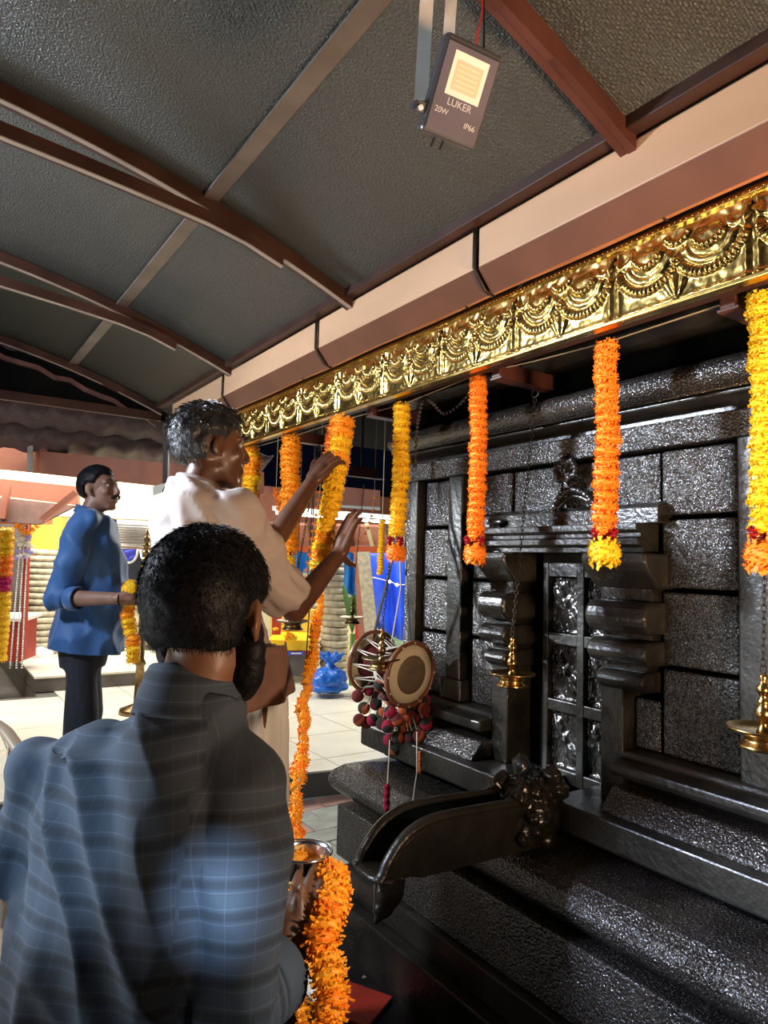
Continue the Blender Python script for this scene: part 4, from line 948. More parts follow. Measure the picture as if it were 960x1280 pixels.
# tall brass stand lamp
c = Vector((1.661,6.168,1.261)); tl3 = empty('tall_oil_lamp', c, 'tall tiered brass stand lamp behind the dark-haired head', 'lamp')
pr = [(.001, 0), (.10, 0), (.09, .03)]; z = .03
for k in range(8): pr += [(.022, z+.01), (.022, z+.035), (.060-.005*k, z+.045), (.060-.005*k, z+.052), (.028, z+.06)]; z += .06
pr += [(.012, z+.01), (.018, z+.03), (.001, z+.09)]
MB().lathe(pr, 18, Matrix.Translation(c)).build('tiers', M['oldbrass'], tl3, smooth=True)
c2 = Vector((c.x, c.y, D)); MB().lathe([(.001, 0), (.16, 0), (.15, .04), (.04, .08), (.035, .4), (.05, .42), (.03, .46), (.03, c.z-D)], 18, Matrix.Translation(c2)).build('stand', M['oldbrass'], tl3, smooth=True)
# ribbed columns
def ribbed(px_base, r, z0, z1, label, n):
    x, y = px_base; e = empty('ribbed_column', (x, y, z0), label, 'column', 'columns wrapped in pale horizontal rolls'); h = (z1-z0)/n
    me = MB().lathe([(r*.86, 0), (r*.96, h*.12), (r, h*.45), (r*.97, h*.8), (r*.84, h*1.0)], 20).mesh('roll', True); me.materials.append(M['bamboo'])
    for k in range(n):
        o = bpy.data.objects.new('roll', me); COL.objects.link(o); o.parent = e
        o.location = (random.uniform(-.006, .006), random.uniform(-.006, .006), k*h); o.rotation_euler = (random.uniform(-.03, .03), random.uniform(-.03, .03), random.uniform(0, 6)); o.scale = (random.uniform(.96, 1.03),)*2+(1,)
    return e
p = (1.288,9.278,0.423); ribbed((p[0], p[1]), .23, D+.15, 1.66, 'pale ribbed column at the far left beside the man in blue', 17)
p = (4.046,6.941,0.345); ribbed((p[0], p[1]), .165, D, 1.62, 'pale ribbed column right behind the blue plastic bag', 18)
p = (4.219,7.677,0.277); ribbed((p[0], p[1]), .11, D, 1.5, 'thinner ribbed column behind the long thin flower strand', 18)
yw = empty('yellow_wall', (1.368,9.598,1.630), 'yellow wall piece with an orange stripe above the left ribbed column', 'wall')
quad('plaster', [(1.154,9.702,2.077), (1.486,9.473,2.139), (1.517,9.495,1.655), (1.183,9.722,1.644)], .1, M['yellowpaint'], yw)
quad('stripe', [(1.168,9.610,1.653), (1.499,9.386,1.664), (1.505,9.390,1.575), (1.174,9.614,1.564)], .1, M['orangepaint'], yw)
# red shrine stall at the far left
stl = empty('red_stall', (0.859,8.231,0.486), 'red painted stall counter with white top at the left edge', 'stall')
quad('canopy_front', [(0.442,7.652,1.971), (0.932,7.321,1.979), (0.938,7.325,1.880), (0.448,7.656,1.879)], .3, M['orangepaint'], stl)
quad('counter', [(0.540,8.166,0.906), (0.931,7.902,0.911), (0.944,7.930,0.505), (0.568,8.186,0.484)], .3, M['redpaint'], stl)
quad('counter_top', [(0.534,8.106,0.943), (0.943,7.830,0.949), (0.945,7.832,0.916), (0.536,8.108,0.911)], .36, M['whitewall'], stl)
quad('post', [(0.868,7.734,1.897), (0.907,7.707,1.898), (0.954,7.796,0.577), (0.921,7.818,0.576)], .05, M['redpaint'], stl)
quad('back_panel', [(0.509,8.700,1.917), (0.958,8.397,1.914), (1.011,8.456,0.880), (0.578,8.749,0.865)], .05, M['strip'], stl)
def strip_flowers(path, col, R, label, lib=FL, gap=None):
    return garland(path, R, col, None, label, group='flower strings on the red stall', lib=lib, gap=gap)
seg = [(0, .36, 'yellowfl'), (.36, .55, 'orangefl'), (.55, .70, 'mag'), (.70, 1.1, 'yellowfl')]
FL['mag'] = [me.copy() for me in FL['orangefl']]
for me in FL['mag']: me.materials.clear(); me.materials.append(M['magenta'])
strip_flowers([(0.568,6.133,1.772), (0.579,6.169,1.296), (0.584,6.217,0.731)], lambda t: 'yellowfl' if t < .18 or t > .46 else ('orangefl' if t < .33 else 'mag'), .07, 'thick garland of yellow, orange and magenta flowers at the left edge', gap=.055)
strip_flowers([(0.778,7.411,1.866), (0.857,7.341,1.784), (0.930,7.308,1.871)], 'amberfl', .035, 'short amber flower string under the orange stall front', gap=.05)
ww = empty('white_flower_cluster', (0.828,7.363,1.616), 'pale lilac and white flower cluster hanging in the stall', 'flowers')
WF = [me.copy() for me in FL['orangefl']]
for i, me in enumerate(WF): me.materials.clear(); me.materials.append(M['whitewall'] if i else mat('lilac_flower', (.45, .40, .85)))
MB().tube([(0.817,7.346,1.882), (0.835,7.359,1.616)], .004, 5).build('string', M['string'], ww)
for k in range(22): put(random.choice(WF), 'flower', ww, Vector((0.833,7.357,1.646))+CR*random.uniform(-.08, .08)+CU*random.uniform(-.10, .12), .032)
for i, (x0, x1) in enumerate(((27, 12), (31, 20), (35, 27))):
    a = Vector((0, 0, 1.6))+(CF+CR*((x0-480)/860)+CU*((640-656)/860))*6.62; bq = Vector((0, 0, 1.6))+(CF+CR*((x1-480)/860)+CU*((640-838)/860))*6.62
    mb = MB(); nb = 60
    for k in range(nb): mb.sphere(a.lerp(bq, k/nb), .011, 5, 4)
    tag(mb.build('bead_string', M['silverbead'], smooth=True), ['silver bead string leftmost of the three in the stall', 'silver bead string in the middle of the three', 'silver bead string nearest the ribbed column'][i], 'bead string', 'silver bead strings', 'stuff')
wb = Blob(); c = Vector((1.259,8.934,0.438)); wb.ell(c, (.14, .10, .08)); m_ = wb.fuse(.012, 3); displace(m_, lambda p: .012*noise.noise(p*14)); tag(link('white_bundle', m_, M['whitebag']), 'white cloth bundle lying on the ledge by the left column', 'bundle')
# middle background, seen past the shrine corner
mo = empty('orange_beam', (2.798,4.482,2.054), 'orange beam with white lower edge between held garland and shrine corner', 'beam')
quad('beam', [(2.559,4.631,2.193), (2.919,4.391,2.162), (2.927,4.397,2.033), (2.569,4.638,2.046)], .08, M['orangebeam'], mo)
quad('edge', [(2.559,4.620,2.044), (2.916,4.380,2.032), (2.918,4.382,2.007), (2.560,4.621,2.026)], .08, M['whitewall'], mo)
rf = empty('far_roof', (3.819,6.595,1.847), 'orange-brown sloping roof over the far stalls behind the hands', 'roof')
quad('sheet', [(2.776,6.803,1.973), (4.303,5.772,1.982), (4.676,6.263,1.797), (3.023,7.381,1.760)], .03, M['orangebeam'], rf)
for k in range(9):
    x = 312+k*24
    r_ = lambda X_, Y_, d: Vector((0, 0, 1.6))+(CF+CR*((X_-480)/860)+CU*((640-Y_)/860))*d
    quad('rafter', [r_(x, 657, 7.15), r_(x+5, 657, 7.15), r_(x+12, 683, 7.7), r_(x+7, 683, 7.7)], .03, M['redtube'] if k % 2 else M['creamwall'], rf)
quad('eave_board', [(2.984,7.287,1.758), (4.616,6.183,1.795), (4.620,6.186,1.723), (2.989,7.290,1.686)], .05, M['orangepaint'], rf)
def drape(name, pts, m, label, group=None, nx=20, nz=14, amp=.05, cat='cloth'):
    P_ = [Vector(p) for p in pts]; v = []; f = []
    for j in range(nz+1):
        for i in range(nx+1):
            u, w = i/nx, j/nz; p = P_[0].lerp(P_[1], u).lerp(P_[3].lerp(P_[2], u), w)
            v.append(p+F0*(amp*math.sin(u*15+w*2)*(.4+.6*w)+amp*.6*noise.noise(Vector((u*4, w*3, 1)))))
    for j in range(nz):
        for i in range(nx): a = j*(nx+1)+i; f.append((a, a+1, a+nx+2, a+nx+1))
    o = MB().add(v, f).build(name, m, None, smooth=True); md = o.modifiers.new('s', 'SOLIDIFY'); md.thickness = .008
    return tag(o, label, cat, group)
drape('blue_cloth', [(3.457,6.997,1.711), (3.769,6.786,1.712), (3.785,6.796,1.480), (3.473,7.008,1.469)], M['skyblue'], 'bright blue cloth behind the hanging strings left of the raised wrist')
drape('blue_cloth', [(3.963,6.655,1.719), (4.133,6.539,1.725), (4.167,6.563,1.206), (3.993,6.676,1.254)], M['skyblue'], 'bright blue cloth behind the small far lamp')
drape('blue_tarpaulin', [(4.595,7.289,1.759), (5.159,6.909,1.758), (5.235,6.963,0.601), (4.843,7.213,0.748)], M['bluetarp'], 'large dark blue tarpaulin hanging behind the straps of the drum', amp=.09)
drape('green_cloth', [(4.898,7.296,0.758), (5.291,7.041,0.650), (5.311,7.055,0.348), (4.926,7.316,0.335)], mat('pale_green_cloth', (.55, .80, .55), .6), 'pale green cloth below the blue tarpaulin')
sc_ = empty('slanting_pillar', (4.033,6.184,0.789), 'cream and salmon slanting cloth-wrapped pole right of the raised hand', 'pole')
quad('cream_band', [(3.859,6.217,1.716), (3.972,6.140,1.720), (4.123,6.131,0.691), (4.011,6.208,0.687)], .1, mat('cream_patterned_cloth', (.80, .70, .50), .8, var=.3, vscale=25), sc_)
quad('salmon_band', [(3.842,6.253,1.716), (3.877,6.229,1.717), (4.039,6.227,0.532), (3.976,6.270,0.530)], .08, M['orangebeam'], sc_)
bx = empty('far_stall', (4.617,7.281,0.357), 'salmon and cream painted stall low behind the far lamp', 'stall')
quad('panel', [(4.404,7.380,0.844), (4.748,7.147,0.855), (4.785,7.173,0.294), (4.441,7.406,0.282)], .4, M['creamwall'], bx)
quad('salmon_panel', [(4.517,7.263,0.890), (4.631,7.186,0.894), (4.646,7.197,0.658), (4.532,7.274,0.654)], .02, M['redpaint'], bx)
quad('yellow_base', [(4.346,7.322,0.579), (4.435,7.262,0.582), (4.447,7.270,0.407), (4.358,7.330,0.404)], .05, M['yellowpaint'], bx)
pl_ = empty('plantain_plant', (4.045,6.542,0.751), 'pale green plantain leaves beside the bright blue cloth', 'plant'); random.seed(11)
lf = MB()
for k in range(7):
    a = random.uniform(-1, 1); base = Vector((4.033,6.544,0.821)); tip = base+CR*(.10*a)+CU*(.25+.3*random.random())-CF*.1*random.random(); mid = (base+tip)/2+CU*.06
    pts = bez([base, mid, tip], 5); v = []; f = []
    for i, p in enumerate(pts): w = .035*math.sin(PI*(i+.3)/(len(pts)+.2)); v += [p-CR*w, p+CF*.01, p+CR*w]
    for i in range(len(pts)-1): f += [(3*i, 3*i+1, 3*i+4, 3*i+3), (3*i+1, 3*i+2, 3*i+5, 3*i+4)]
    MB().add(v, f).build('leaf', M['leaf'], pl_, smooth=True)
pb = Vector((4.040,6.539,0.821)); MB().tube([(pb.x, pb.y, D), pb], .03, 8).build('stem', M['leaf'], pl_)
# altar at the left of the strand
al = empty('altar', (3.515,6.937,0.327), 'low altar with yellow cloth, red stripe and grey base left of the strand', 'altar')
quad('base', [(3.280,7.075,0.566), (3.682,6.802,0.580), (3.698,6.814,0.333), (3.295,7.085,0.337)], .5, M['riser'], al)
quad('red_stripe', [(3.268,7.054,0.613), (3.677,6.777,0.627), (3.680,6.780,0.574), (3.272,7.056,0.560)], .5, M['redpaint'], al)
quad('blue_label', [(3.442,6.913,0.608), (3.588,6.814,0.613), (3.590,6.816,0.578), (3.445,6.914,0.573)], .005, M['bluetarp'], al)
quad('label_lettering', [(3.468,6.884,0.599), (3.562,6.820,0.602), (3.563,6.821,0.588), (3.469,6.885,0.585)], .004, M['whitewall'], al)
quad('yellow_cloth', [(3.257,7.039,0.728), (3.672,6.758,0.733), (3.679,6.763,0.628), (3.264,7.045,0.614)], .52, mat('bright_yellow_cloth', (.98, .62, .005), .6), al)
quad('back_board', [(3.485,7.500,1.025), (3.906,7.214,1.039), (3.930,7.232,0.663), (3.509,7.517,0.649)], .05, M['yellowpaint'], al)
quad('side_board', [(3.417,7.307,0.984), (3.509,7.245,0.988), (3.513,7.269,0.694), (3.437,7.320,0.691)], .05, M['redpaint'], al)
of = empty('flower_offering', (3.437,6.893,0.737), 'mound of orange and yellow flowers on the altar', 'flowers')
for k in range(16): put(random.choice(FL['amberfl' if k % 2 else 'yellowfl']), 'flower', of, Vector((3.412,6.845,0.777))+CR*random.gauss(0, .05)+CU*random.uniform(-.03, .12)*(1), .035)
# strings hanging in the middle
for i, (x0, y0, x1, y1, d) in enumerate(((392, 600, 384, 730, 4.6), (376, 600, 370, 770, 4.8), (388, 740, 380, 865, 3.9))):
    r_ = lambda X_, Y_: Vector((0, 0, 1.6))+(CF+CR*((X_-480)/860)+CU*((640-Y_)/860))*d
    tp_ = r_(x0, y0); tag(MB().tube([(tp_.x, tp_.y, 2.6), tp_, r_(x1, y1)], .004, 5).build('hanging_string', M['iron']), ['thin dark string hanging right of the upper forearm', 'thin dark string hanging down to the lit lamp side', 'thin dark string beside the long flower strand'][i], 'string', 'thin hanging strings')
# fairy bulbs
for i, (x, y) in enumerate(((487, 727), (496, 731), (440, 716), (371, 716), (391, 711))):
    p = Vector((0, 0, 1.6))+(CF+CR*((x-480)/860)+CU*((640-y)/860))*8.2
    tag(MB().sphere(p, .018, 8, 6).build('bulb', M['fairy'], smooth=True), ['glowing bulb between the straps of the drum', 'glowing bulb right of the drum strap', 'glowing bulb below the raised fingers', 'glowing bulb left in the blue cloth area', 'glowing bulb right in the blue cloth area'][i], 'bulb', 'small glowing bulbs')
tag(MB().tube(bez([(3.676,7.457,1.404), (3.760,7.395,1.464), (3.914,7.286,1.516), (4.304,7.027,1.482), (4.682,6.780,1.390), (4.755,6.734,1.354), (4.904,6.632,1.369)], 4), .005, 5).build('bulb_wire', M['cord']), 'pale wire carrying the small glowing bulbs', 'wire')
# blue bag, white bundle
c = Vector((3.519,6.120,0.290)); bb = Blob(); bb.ell(c+Vector((0, 0, .13)), (.19, .16, .13)); bb.ell(c+Vector((0, 0, .06)), (.21, .17, .06)); bb.cap(c+Vector((0, 0, .2)), c+Vector((0, 0, .30)), .09, .035)
for a in (-.9, -.2, .5, 1.2): bb.chain([c+Vector((0, 0, .29)), c+CR*(.07*a)+Vector((0, 0, .35)), c+CR*(.11*a)+Vector((0, 0, .39))], [.03, .035, .02])
m_ = bb.fuse(.010, 2); displace(m_, lambda p: .018*ridge(p*1.0, 9)-.008+.006*noise.noise(p*30)); tag(link('plastic_bag', m_, M['bluebag']), 'knotted shiny blue plastic bag standing on the cream platform', 'bag')
c = Vector((3.687,5.947,0.290))+CR*.16; bb = Blob(); bb.ell(c+Vector((.08, 0, .11)), (.22, .2, .12)); bb.ell(c+Vector((.2, .1, .2)), (.16, .15, .12)); m_ = bb.fuse(.012, 2); displace(m_, lambda p: .03*ridge(p, 6)-.015)
tag(link('plastic_bundle', m_, M['whitebag']), 'translucent white plastic bundle right of the blue bag', 'bundle')
for (x, y0, y1) in ((426, 800, 862), (436, 795, 855)):
    pass
# petals on the ground
def petals(name, regs, label, m, n):
    mb = MB(); rnd = random.Random(5)
    for (x0, x1, y0, y1) in regs:
        for k in range(n):
            p = Vector((rnd.uniform(x0, x1), rnd.uniform(y0, y1), G+.004)); a = rnd.uniform(0, 6.28); s = rnd.uniform(.006, .016)
            t = Vector((math.cos(a), math.sin(a), 0)); u = Vector((-math.sin(a), math.cos(a), .3)); mb.add([p-t*s, p-u*s*.5+Vector((0, 0, .004)), p+t*s, p+u*s*.5+Vector((0, 0, .006))], [(0, 1, 2, 3)])
    return tag(mb.build(name, m, fix=False), label, 'petals', None, 'stuff')
petals('marigold_petals', [(-1.2, .0, 1.3, 2.6)], 'orange marigold petals scattered on the paving at lower left', M['amberfl'], 260)
petals('wet_petals', [(.6, 1.44, .9, 2.4)], 'pale petals and scraps on the wet floor by the shrine base', M['cord'], 160)
gb = empty('marigold_heap', (0.309,2.258,0.418), 'small heap of yellow and orange marigolds on the paving at lower left', 'flowers')
for k in range(12):
    p = Vector((0.378,2.930,0.100))+Vector((random.uniform(-.12, .14), random.uniform(-.12, .12), .02)); put(random.choice(FL['yellowfl' if k % 3 == 0 else 'amberfl']), 'flower', gb, p, .024)
rt = empty('red_tile', (1.328,2.079,0.100), 'dark red floor tile lying by the shrine base at the bottom', 'tile')
c = Vector((1.328,2.079,0.100)); MB().box((-.09, -.11, 0), (.09, .11, .012), Matrix.Translation(c) @ Matrix.Rotation(.5, 4, 'Z')).build('tile_slab', M['redpaint'], rt, bevel=.003)
# ------------------------------------------------------------ people
def basis(az):
    a = rad(az); return Vector((math.cos(a), -math.sin(a), 0)), Vector((math.sin(a), math.cos(a), 0)), Vector((0, 0, 1))
def relax(me, c, r, iters=12):
    v = verts(me).astype('d'); e = np.empty(len(me.edges)*2, 'i'); me.edges.foreach_get('vertices', e); e = e.reshape(-1, 2); n = len(v)
    deg = np.bincount(e.ravel(), minlength=n).astype('d'); w = np.clip((r-np.linalg.norm(v-np.array(c), axis=1))/.03, 0, 1)[:, None]*.6
    for _ in range(iters):
        a = np.stack([np.bincount(e[:, 0], v[e[:, 1], k], n)+np.bincount(e[:, 1], v[e[:, 0], k], n) for k in range(3)], 1)/deg[:, None]; v = v*(1-w)+a*w
    setv(me, v); return me
def under(me, shown, amt=.018):
    """slims the body below the clothes; shown = capsules (a, b, r) left as they are"""
    v = verts(me).astype('d'); n = norms(me); keep = np.zeros(len(v))
    for a, c, r in shown:
        a = np.array(a); d = np.array(c)-a; t = np.clip(((v-a)@d)/max(1e-9, d@d), 0, 1); q = np.linalg.norm(v-a-t[:, None]*d, axis=1); keep = np.maximum(keep, np.clip((r-q)/.03, 0, 1))
    setv(me, v-n*(amt*(1-keep))[:, None]); return me
def hand(b, wr, d, nrm, side, curl=(.25, .3, .35, .4), spread=.08, s=1.0, thumb=.7, tdir=None):
    """palm from the wrist along d, palm faces nrm, thumb on +side"""
    wr = Vector(wr); d = Vector(d).normalized(); nrm = Vector(nrm); nrm = (nrm-d*nrm.dot(d)).normalized(); sd = d.cross(nrm).normalized()*side
    ks = []
    for i, o in enumerate((.030, .010, -.010, -.028)):
        L = (.085, .088, .084, .076)[i]; k = wr+d*L*s+sd*o*s; b.chain([wr+sd*o*.6*s, wr+d*L*.5*s+sd*o*.9*s, k], [.017*s, .0145*s, .0115*s]); ks.append(k)
    b.cap(wr-d*.02*s, wr+d*.05*s, .023*s, .024*s)
    for i, k in enumerate(ks):
        Ls = [(.042, .026, .021), (.046, .029, .022), (.043, .027, .021), (.034, .021, .018)][i]; a = curl[i]*.7; p = k; pts = [p]; dd = (d+sd*spread*(1.5-i)).normalized()
        for L in Ls:
            q = (dd*math.cos(a)+nrm*math.sin(a)); p = p+q*L*s; pts.append(p); a += curl[i]*1.1
        b.chain(pts, [.0105*s, .0095*s, .0085*s, .0075*s])
    t0 = wr+d*.022*s+sd*.022*s+nrm*.008*s; td = (d*.62+sd*thumb+nrm*.28).normalized() if tdir is None else Vector(tdir).normalized()
    t1 = t0+td*.038*s; t2 = t1+(td+d*.25).normalized()*.032*s; t3 = t2+(td*.8+d*.5+nrm*.15).normalized()*.025*s
    b.chain([t0, t1, t2, t3], [.018*s, .0135*s, .0115*s, .0085*s])
def head(b, c, az, tilt=0, s=1.0, roll_=0, nose=1):
    x, y, z = basis(az); R_ = Matrix.Rotation(rad(tilt), 3, x); y = R_ @ y; z = R_ @ z
    R_ = Matrix.Rotation(rad(roll_), 3, y); x = R_ @ x; z = R_ @ z
    T = frame(c, x, y, z) @ Matrix.Scale(s, 4); P_ = lambda *a: T @ Vector(a)
    E_ = lambda cc, rr: b.ell((0, 0, 0), rr, T @ Matrix.Translation(cc)) if False else b.sphere((0, 0, 0), 1, 22, 16, rr, T @ Matrix.Translation(cc))
    E_((0, -.012, .030), (.076, .096, .090)); E_((0, .030, -.030), (.060, .063, .088)); E_((0, .022, -.065), (.050, .055, .048))
    b.sphere(P_(0, .068, -.098), .022*s)
    for q in (-1, 1):
        b.sphere(P_(q*.038, .060, -.022), .028*s); b.cap(P_(q*.046, .01, -.062), P_(q*.02, .062, -.10), .013*s, .017*s)
        b.sphere((0, 0, 0), 1, 12, 10, (.008, .020, .032), T @ Matrix.Translation((q*.083, -.008, -.004)) @ Matrix.Rotation(q*rad(22), 4, 'Z') @ Matrix.Rotation(rad(-8), 4, 'X'))
        b.sphere((0, 0, 0), 1, 10, 8, (.007, .010, .011), T @ Matrix.Translation((q*.080, .002, -.030)))
        b.cap(P_(q*.015, .083, .028), P_(q*.048, .072, .026), .012*s, .010*s); b.sphere(P_(q*.013, .105, -.036), .0095*s)
    b.cap(P_(0, .086, .022), P_(0, .114, -.028), .009*s, .0125*s*nose); b.cap(P_(-.020, .086, -.062), P_(.020, .086, -.062), .010*s); b.cap(P_(-.016, .088, -.070), P_(.016, .088, -.070), .010*s)
    return T
def face_parts(T, root, s=1):
    for q in (-1, 1):
        ew_ = MB().sphere((0, 0, 0), .0108, 12, 8, (1.1, .8, .7), T @ Matrix.Translation((q*.032, .0760, .009))).build('eye', M['eyewhite'], root, smooth=True)
        MB().sphere((0, 0, 0), .0062, 10, 8, (1, .6, 1), T @ Matrix.Translation((q*.033, .0845, .009))).build('iris', M['eyedark'], ew_, smooth=True)
        MB().tube([T @ Vector(p) for p in ((q*.015, .092, .034), (q*.033, .089, .040), (q*.052, .076, .034))], [.0035, .0045, .002], 6, flat=.8).build('eyebrow', M['hair'], root, smooth=True)
        MB().tube([T @ Vector(p) for p in ((q*.020, .0905, .014), (q*.033, .0925, .0195), (q*.046, .083, .014))], [.002, .003, .002], 6).build('eyelid', root.get('_skin_m') or M['skin'], root, smooth=True) if False else None
def hair(T, root, m, hl, grow=.010, noise_amp=.004, strands=0, slen=.012, rr=(.076, .096, .090), lumpy=30, voxel=.006, fade=0):
    """cap of hair over the skull; hl(x,y,z) true where hair grows (head frame)"""
    Ti = T.inverted(); mb = Blob(); mb.sphere((0, 0, 0), 1, 48, 36, tuple(r+grow for r in rr), T @ Matrix.Translation((0, -.012, .030)))
    mb.sphere((0, 0, 0), 1, 24, 18, (.066+grow, .060, .07), T @ Matrix.Translation((0, -.035, -.02)))
    me = mb.fuse(voxel, 2)
    v = verts(me); nn = norms(me); keep = []
    for i, p in enumerate(v):
        q = Ti @ Vector(p.tolist()); keep.append(hl(q.x, q.y, q.z))
    keep = np.array(keep)
    d = np.array([noise_amp*(noise.noise(Vector(p.tolist())*lumpy)+.6*noise.noise(Vector(p.tolist())*lumpy*2.6)) for p in v]); d -= np.clip(-keep, 0, .02)*1.0
    taper = np.clip(keep/.02, 0, 1); v2 = v+nn*(d*taper-(1-taper)*grow*.9)[:, None]; setv(me, v2)
    bm = bmesh.new(); bm.from_mesh(me); bm.verts.ensure_lookup_table()
    bmesh.ops.delete(bm, geom=[bm.verts[i] for i in range(len(v)) if keep[i] < -.003], context='VERTS'); bm.to_mesh(me); bm.free()
    o = link('hair', me, m, root, smooth=True)
    if strands:
        vv = verts(me).copy()+np.array(o.location+worldloc(root))*0; base = Vector(o.location)+worldloc(root); n3 = norms(me); rnd = random.Random(9); mb = MB(); V = []; Fc = []
        idx = [rnd.randrange(len(vv)) for _ in range(strands)]
        down = (T.to_3x3() @ Vector((0, 0, -1))).normalized()
        for i in idx:
            p = Vector(vv[i].tolist())+base+Vector((rnd.uniform(-.003, .003), rnd.uniform(-.003, .003), rnd.uniform(-.003, .003))); nrm = Vector(n3[i].tolist()); t = (down-nrm*down.dot(nrm)); q = Ti @ p
            back = 1 if q.z < .07 else 0
            t = t.normalized() if t.length > .05 else nrm.orthogonal(); side = nrm.cross(t)
            L = slen*rnd.uniform(.5, 1.2); dr = (t*.8+nrm*.45+side*rnd.uniform(-.45, .45)).normalized(); a = p-nrm*.001; b0 = len(V); w = side*.00045
            V += [a-w, a+w, a+dr*L*.6, a+dr*L+down*L*.15]; Fc += [(b0, b0+1, b0+2), (b0, b0+2, b0+3)]
        mb.add(V, Fc); mb.build('hair_strands', m, root, fix=False)['kind'] = 'stuff'
    return o
def cuff(root, p, d, r, m, L=.035):
    q = Vector(d).normalized().to_track_quat('Z', 'Y').to_matrix().to_4x4(); T = Matrix.Translation(Vector(p)-Vector(d).normalized()*L*.5) @ q
    MB().lathe([(r*.55, L*.25), (r*.97, 0), (r*1.03, L*.15), (r*1.02, L*.9), (r*.97, L), (r*.90, L*.97), (r*.55, L*.45)], 26, T, cap=False).build('cuff', m, next((o for o in root.children if o.name.startswith('shirt')), root), smooth=True)
def cloth(name, blob, m, root, voxel, cuts=(), fold=None, smooth=8, uvf=None, solid=.003):
    me = blob.fuse(voxel, smooth)
    if fold: displace(me, fold)
    for cc_ in cuts: cut(me, *cc_)
    if uvf:
        uv = me.uv_layers.new(name='plaid'); v = verts(me); UV = np.array([uvf(Vector(p.tolist())) for p in v]); li = np.empty(len(me.loops), 'i'); me.loops.foreach_get('vertex_index', li); uv.data.foreach_set('uv', UV[li].astype('f').ravel())
    me.polygons.foreach_set('use_smooth', [True]*len(me.polygons))
    o = link(name, me, m, root)
    if solid: md = o.modifiers.new('s', 'SOLIDIFY'); md.thickness = solid; md.offset = -1
    return o
def legs(b, root, az, zh, s=1.0, spread=.10, r=(.085, .055, .04)):
    x, y, z = basis(az)
    for q in (-1, 1):
        h = Vector(root)+z*zh+x*q*spread; k = Vector(root)+z*(zh*.52)+x*q*spread*1.05+y*.02; a = Vector(root)+z*.07+x*q*spread*1.1
        b.chain([h, h.lerp(k, .5), k, k.lerp(a, .3), a], [r[0], r[0]*.85, r[1]+.008, r[1], r[2]*.85])
        b.cap(a-z*.035-y*.03, a-z*.045+y*.13, .030, .024); b.cap(a-z*.045+y*.13, a-z*.052+y*.17, .026, .017)

# ---- man in the foreground, seen from behind
FA = 47; x, y, z = basis(FA)
fr_ = Vector((0.359,1.024,1.243)); fr_.z = G
hc = Vector((0.373,1.026,1.515)); pf_ = empty('person', fr_, 'man with short black hair and beard in dark blue checked shirt, seen from behind', 'person')
sh_z = (0.308,1.024,1.355)[2]
shR = Vector((0.412,0.961,1.277)); shL = Vector((0.198,1.242,1.241))
mid = (shR+shL)/2; mid.z += .025
x = (shR-shL); x.z = 0; x.normalize(); y = Vector((-x.y, x.x, 0)); z = Vector((0, 0, 1))
if y.dot(F0) < 0: y = -y
mid2 = mid+y*.01
nk = Vector((0.353,1.038,1.399))
elR = Vector((0.394,0.914,0.994)); wrR = Vector((0.501,0.975,0.993)); elL = Vector((0.158,1.124,1.105)); elL = Vector((0.174,1.258,1.108)); wrL = elL+y*.22+x*.05-z*.02
b = Blob(); TF = head(b, hc, 50, tilt=-8, s=1.04)
b.chain([hc-Vector((0, 0, .06)), nk-z*.03, Vector((nk.x, nk.y, mid.z))], [.057, .056, .056])
b.loft([(mid-z*h_, rx, ry, x, y) for h_, rx, ry in ((.02, .10, .06), (.05, .165, .095), (.18, .170, .11), (.36, .150, .105), (.50, .160, .11))])
b.chain([shR, elR, elR.lerp(wrR, .4), wrR], [.048, .040, .038, .027]); b.chain([shL, elL, wrL], [.048, .040, .027])
bk = Vector((0.575,1.061,1.098))
hd = (Vector((0.547,1.021,1.075))-wrR).normalized()
hand(b, wrR, hd, (CF*.9+CR*.1), -1, curl=(.30, .36, .42, .48), s=.92, tdir=(Vector((0.507,1.010,1.101))-wrR))
hand(b, wrL, y+x*.3, -z, 1)
legs(b, fr_, FA, .62, r=(.085, .06, .04)); b.loft([(Vector((mid.x, mid.y, G+h_)), rx, ry, x, y) for h_, rx, ry in ((.50, .12, .09), (.62, .165, .115), (.75, .16, .11), (.85, .155, .105))])
link('body', under(relax(b.fuse(.0045, 4), hc, .16), [(hc, hc-z*.08, .16), (elR.lerp(wrR, .7), wrR+hd*.12, .13), (elL.lerp(wrL, .6), wrL+y*.12, .12)]), M['skin'], pf_, smooth=True)
def hl_f(a, bq, c):
    # ragged nape and temples
    edge = -.055 if bq < -.02 else (-.055+(bq+.02)*1.5)
    if bq > .045: edge = .055
    if abs(a) > .05 and -.03 < bq < .03: edge = max(edge, .018-.2*max(0, -bq))
    return c-edge
hair(TF, pf_, M['hair'], hl_f, grow=.011, noise_amp=.0016, strands=14000, slen=.010, voxel=.0055, lumpy=60)
# beard
bb = Blob(); P_ = lambda *a: TF @ Vector(a)
for q in (-1, 1): bb.chain([P_(q*.069, .012, -.005), P_(q*.068, .015, -.045), P_(q*.058, .03, -.080), P_(q*.035, .062, -.100), P_(0, .074, -.108)], [.012, .023, .027, .026, .023])
bb.cap(P_(-.02, .096, -.05), P_(.02, .096, -.05), .007)
me = bb.fuse(.0045, 3); displace(me, lambda p: .002*noise.noise(p*120)); link('beard', me, M['hair'], pf_, smooth=True)
face_parts(TF, pf_)
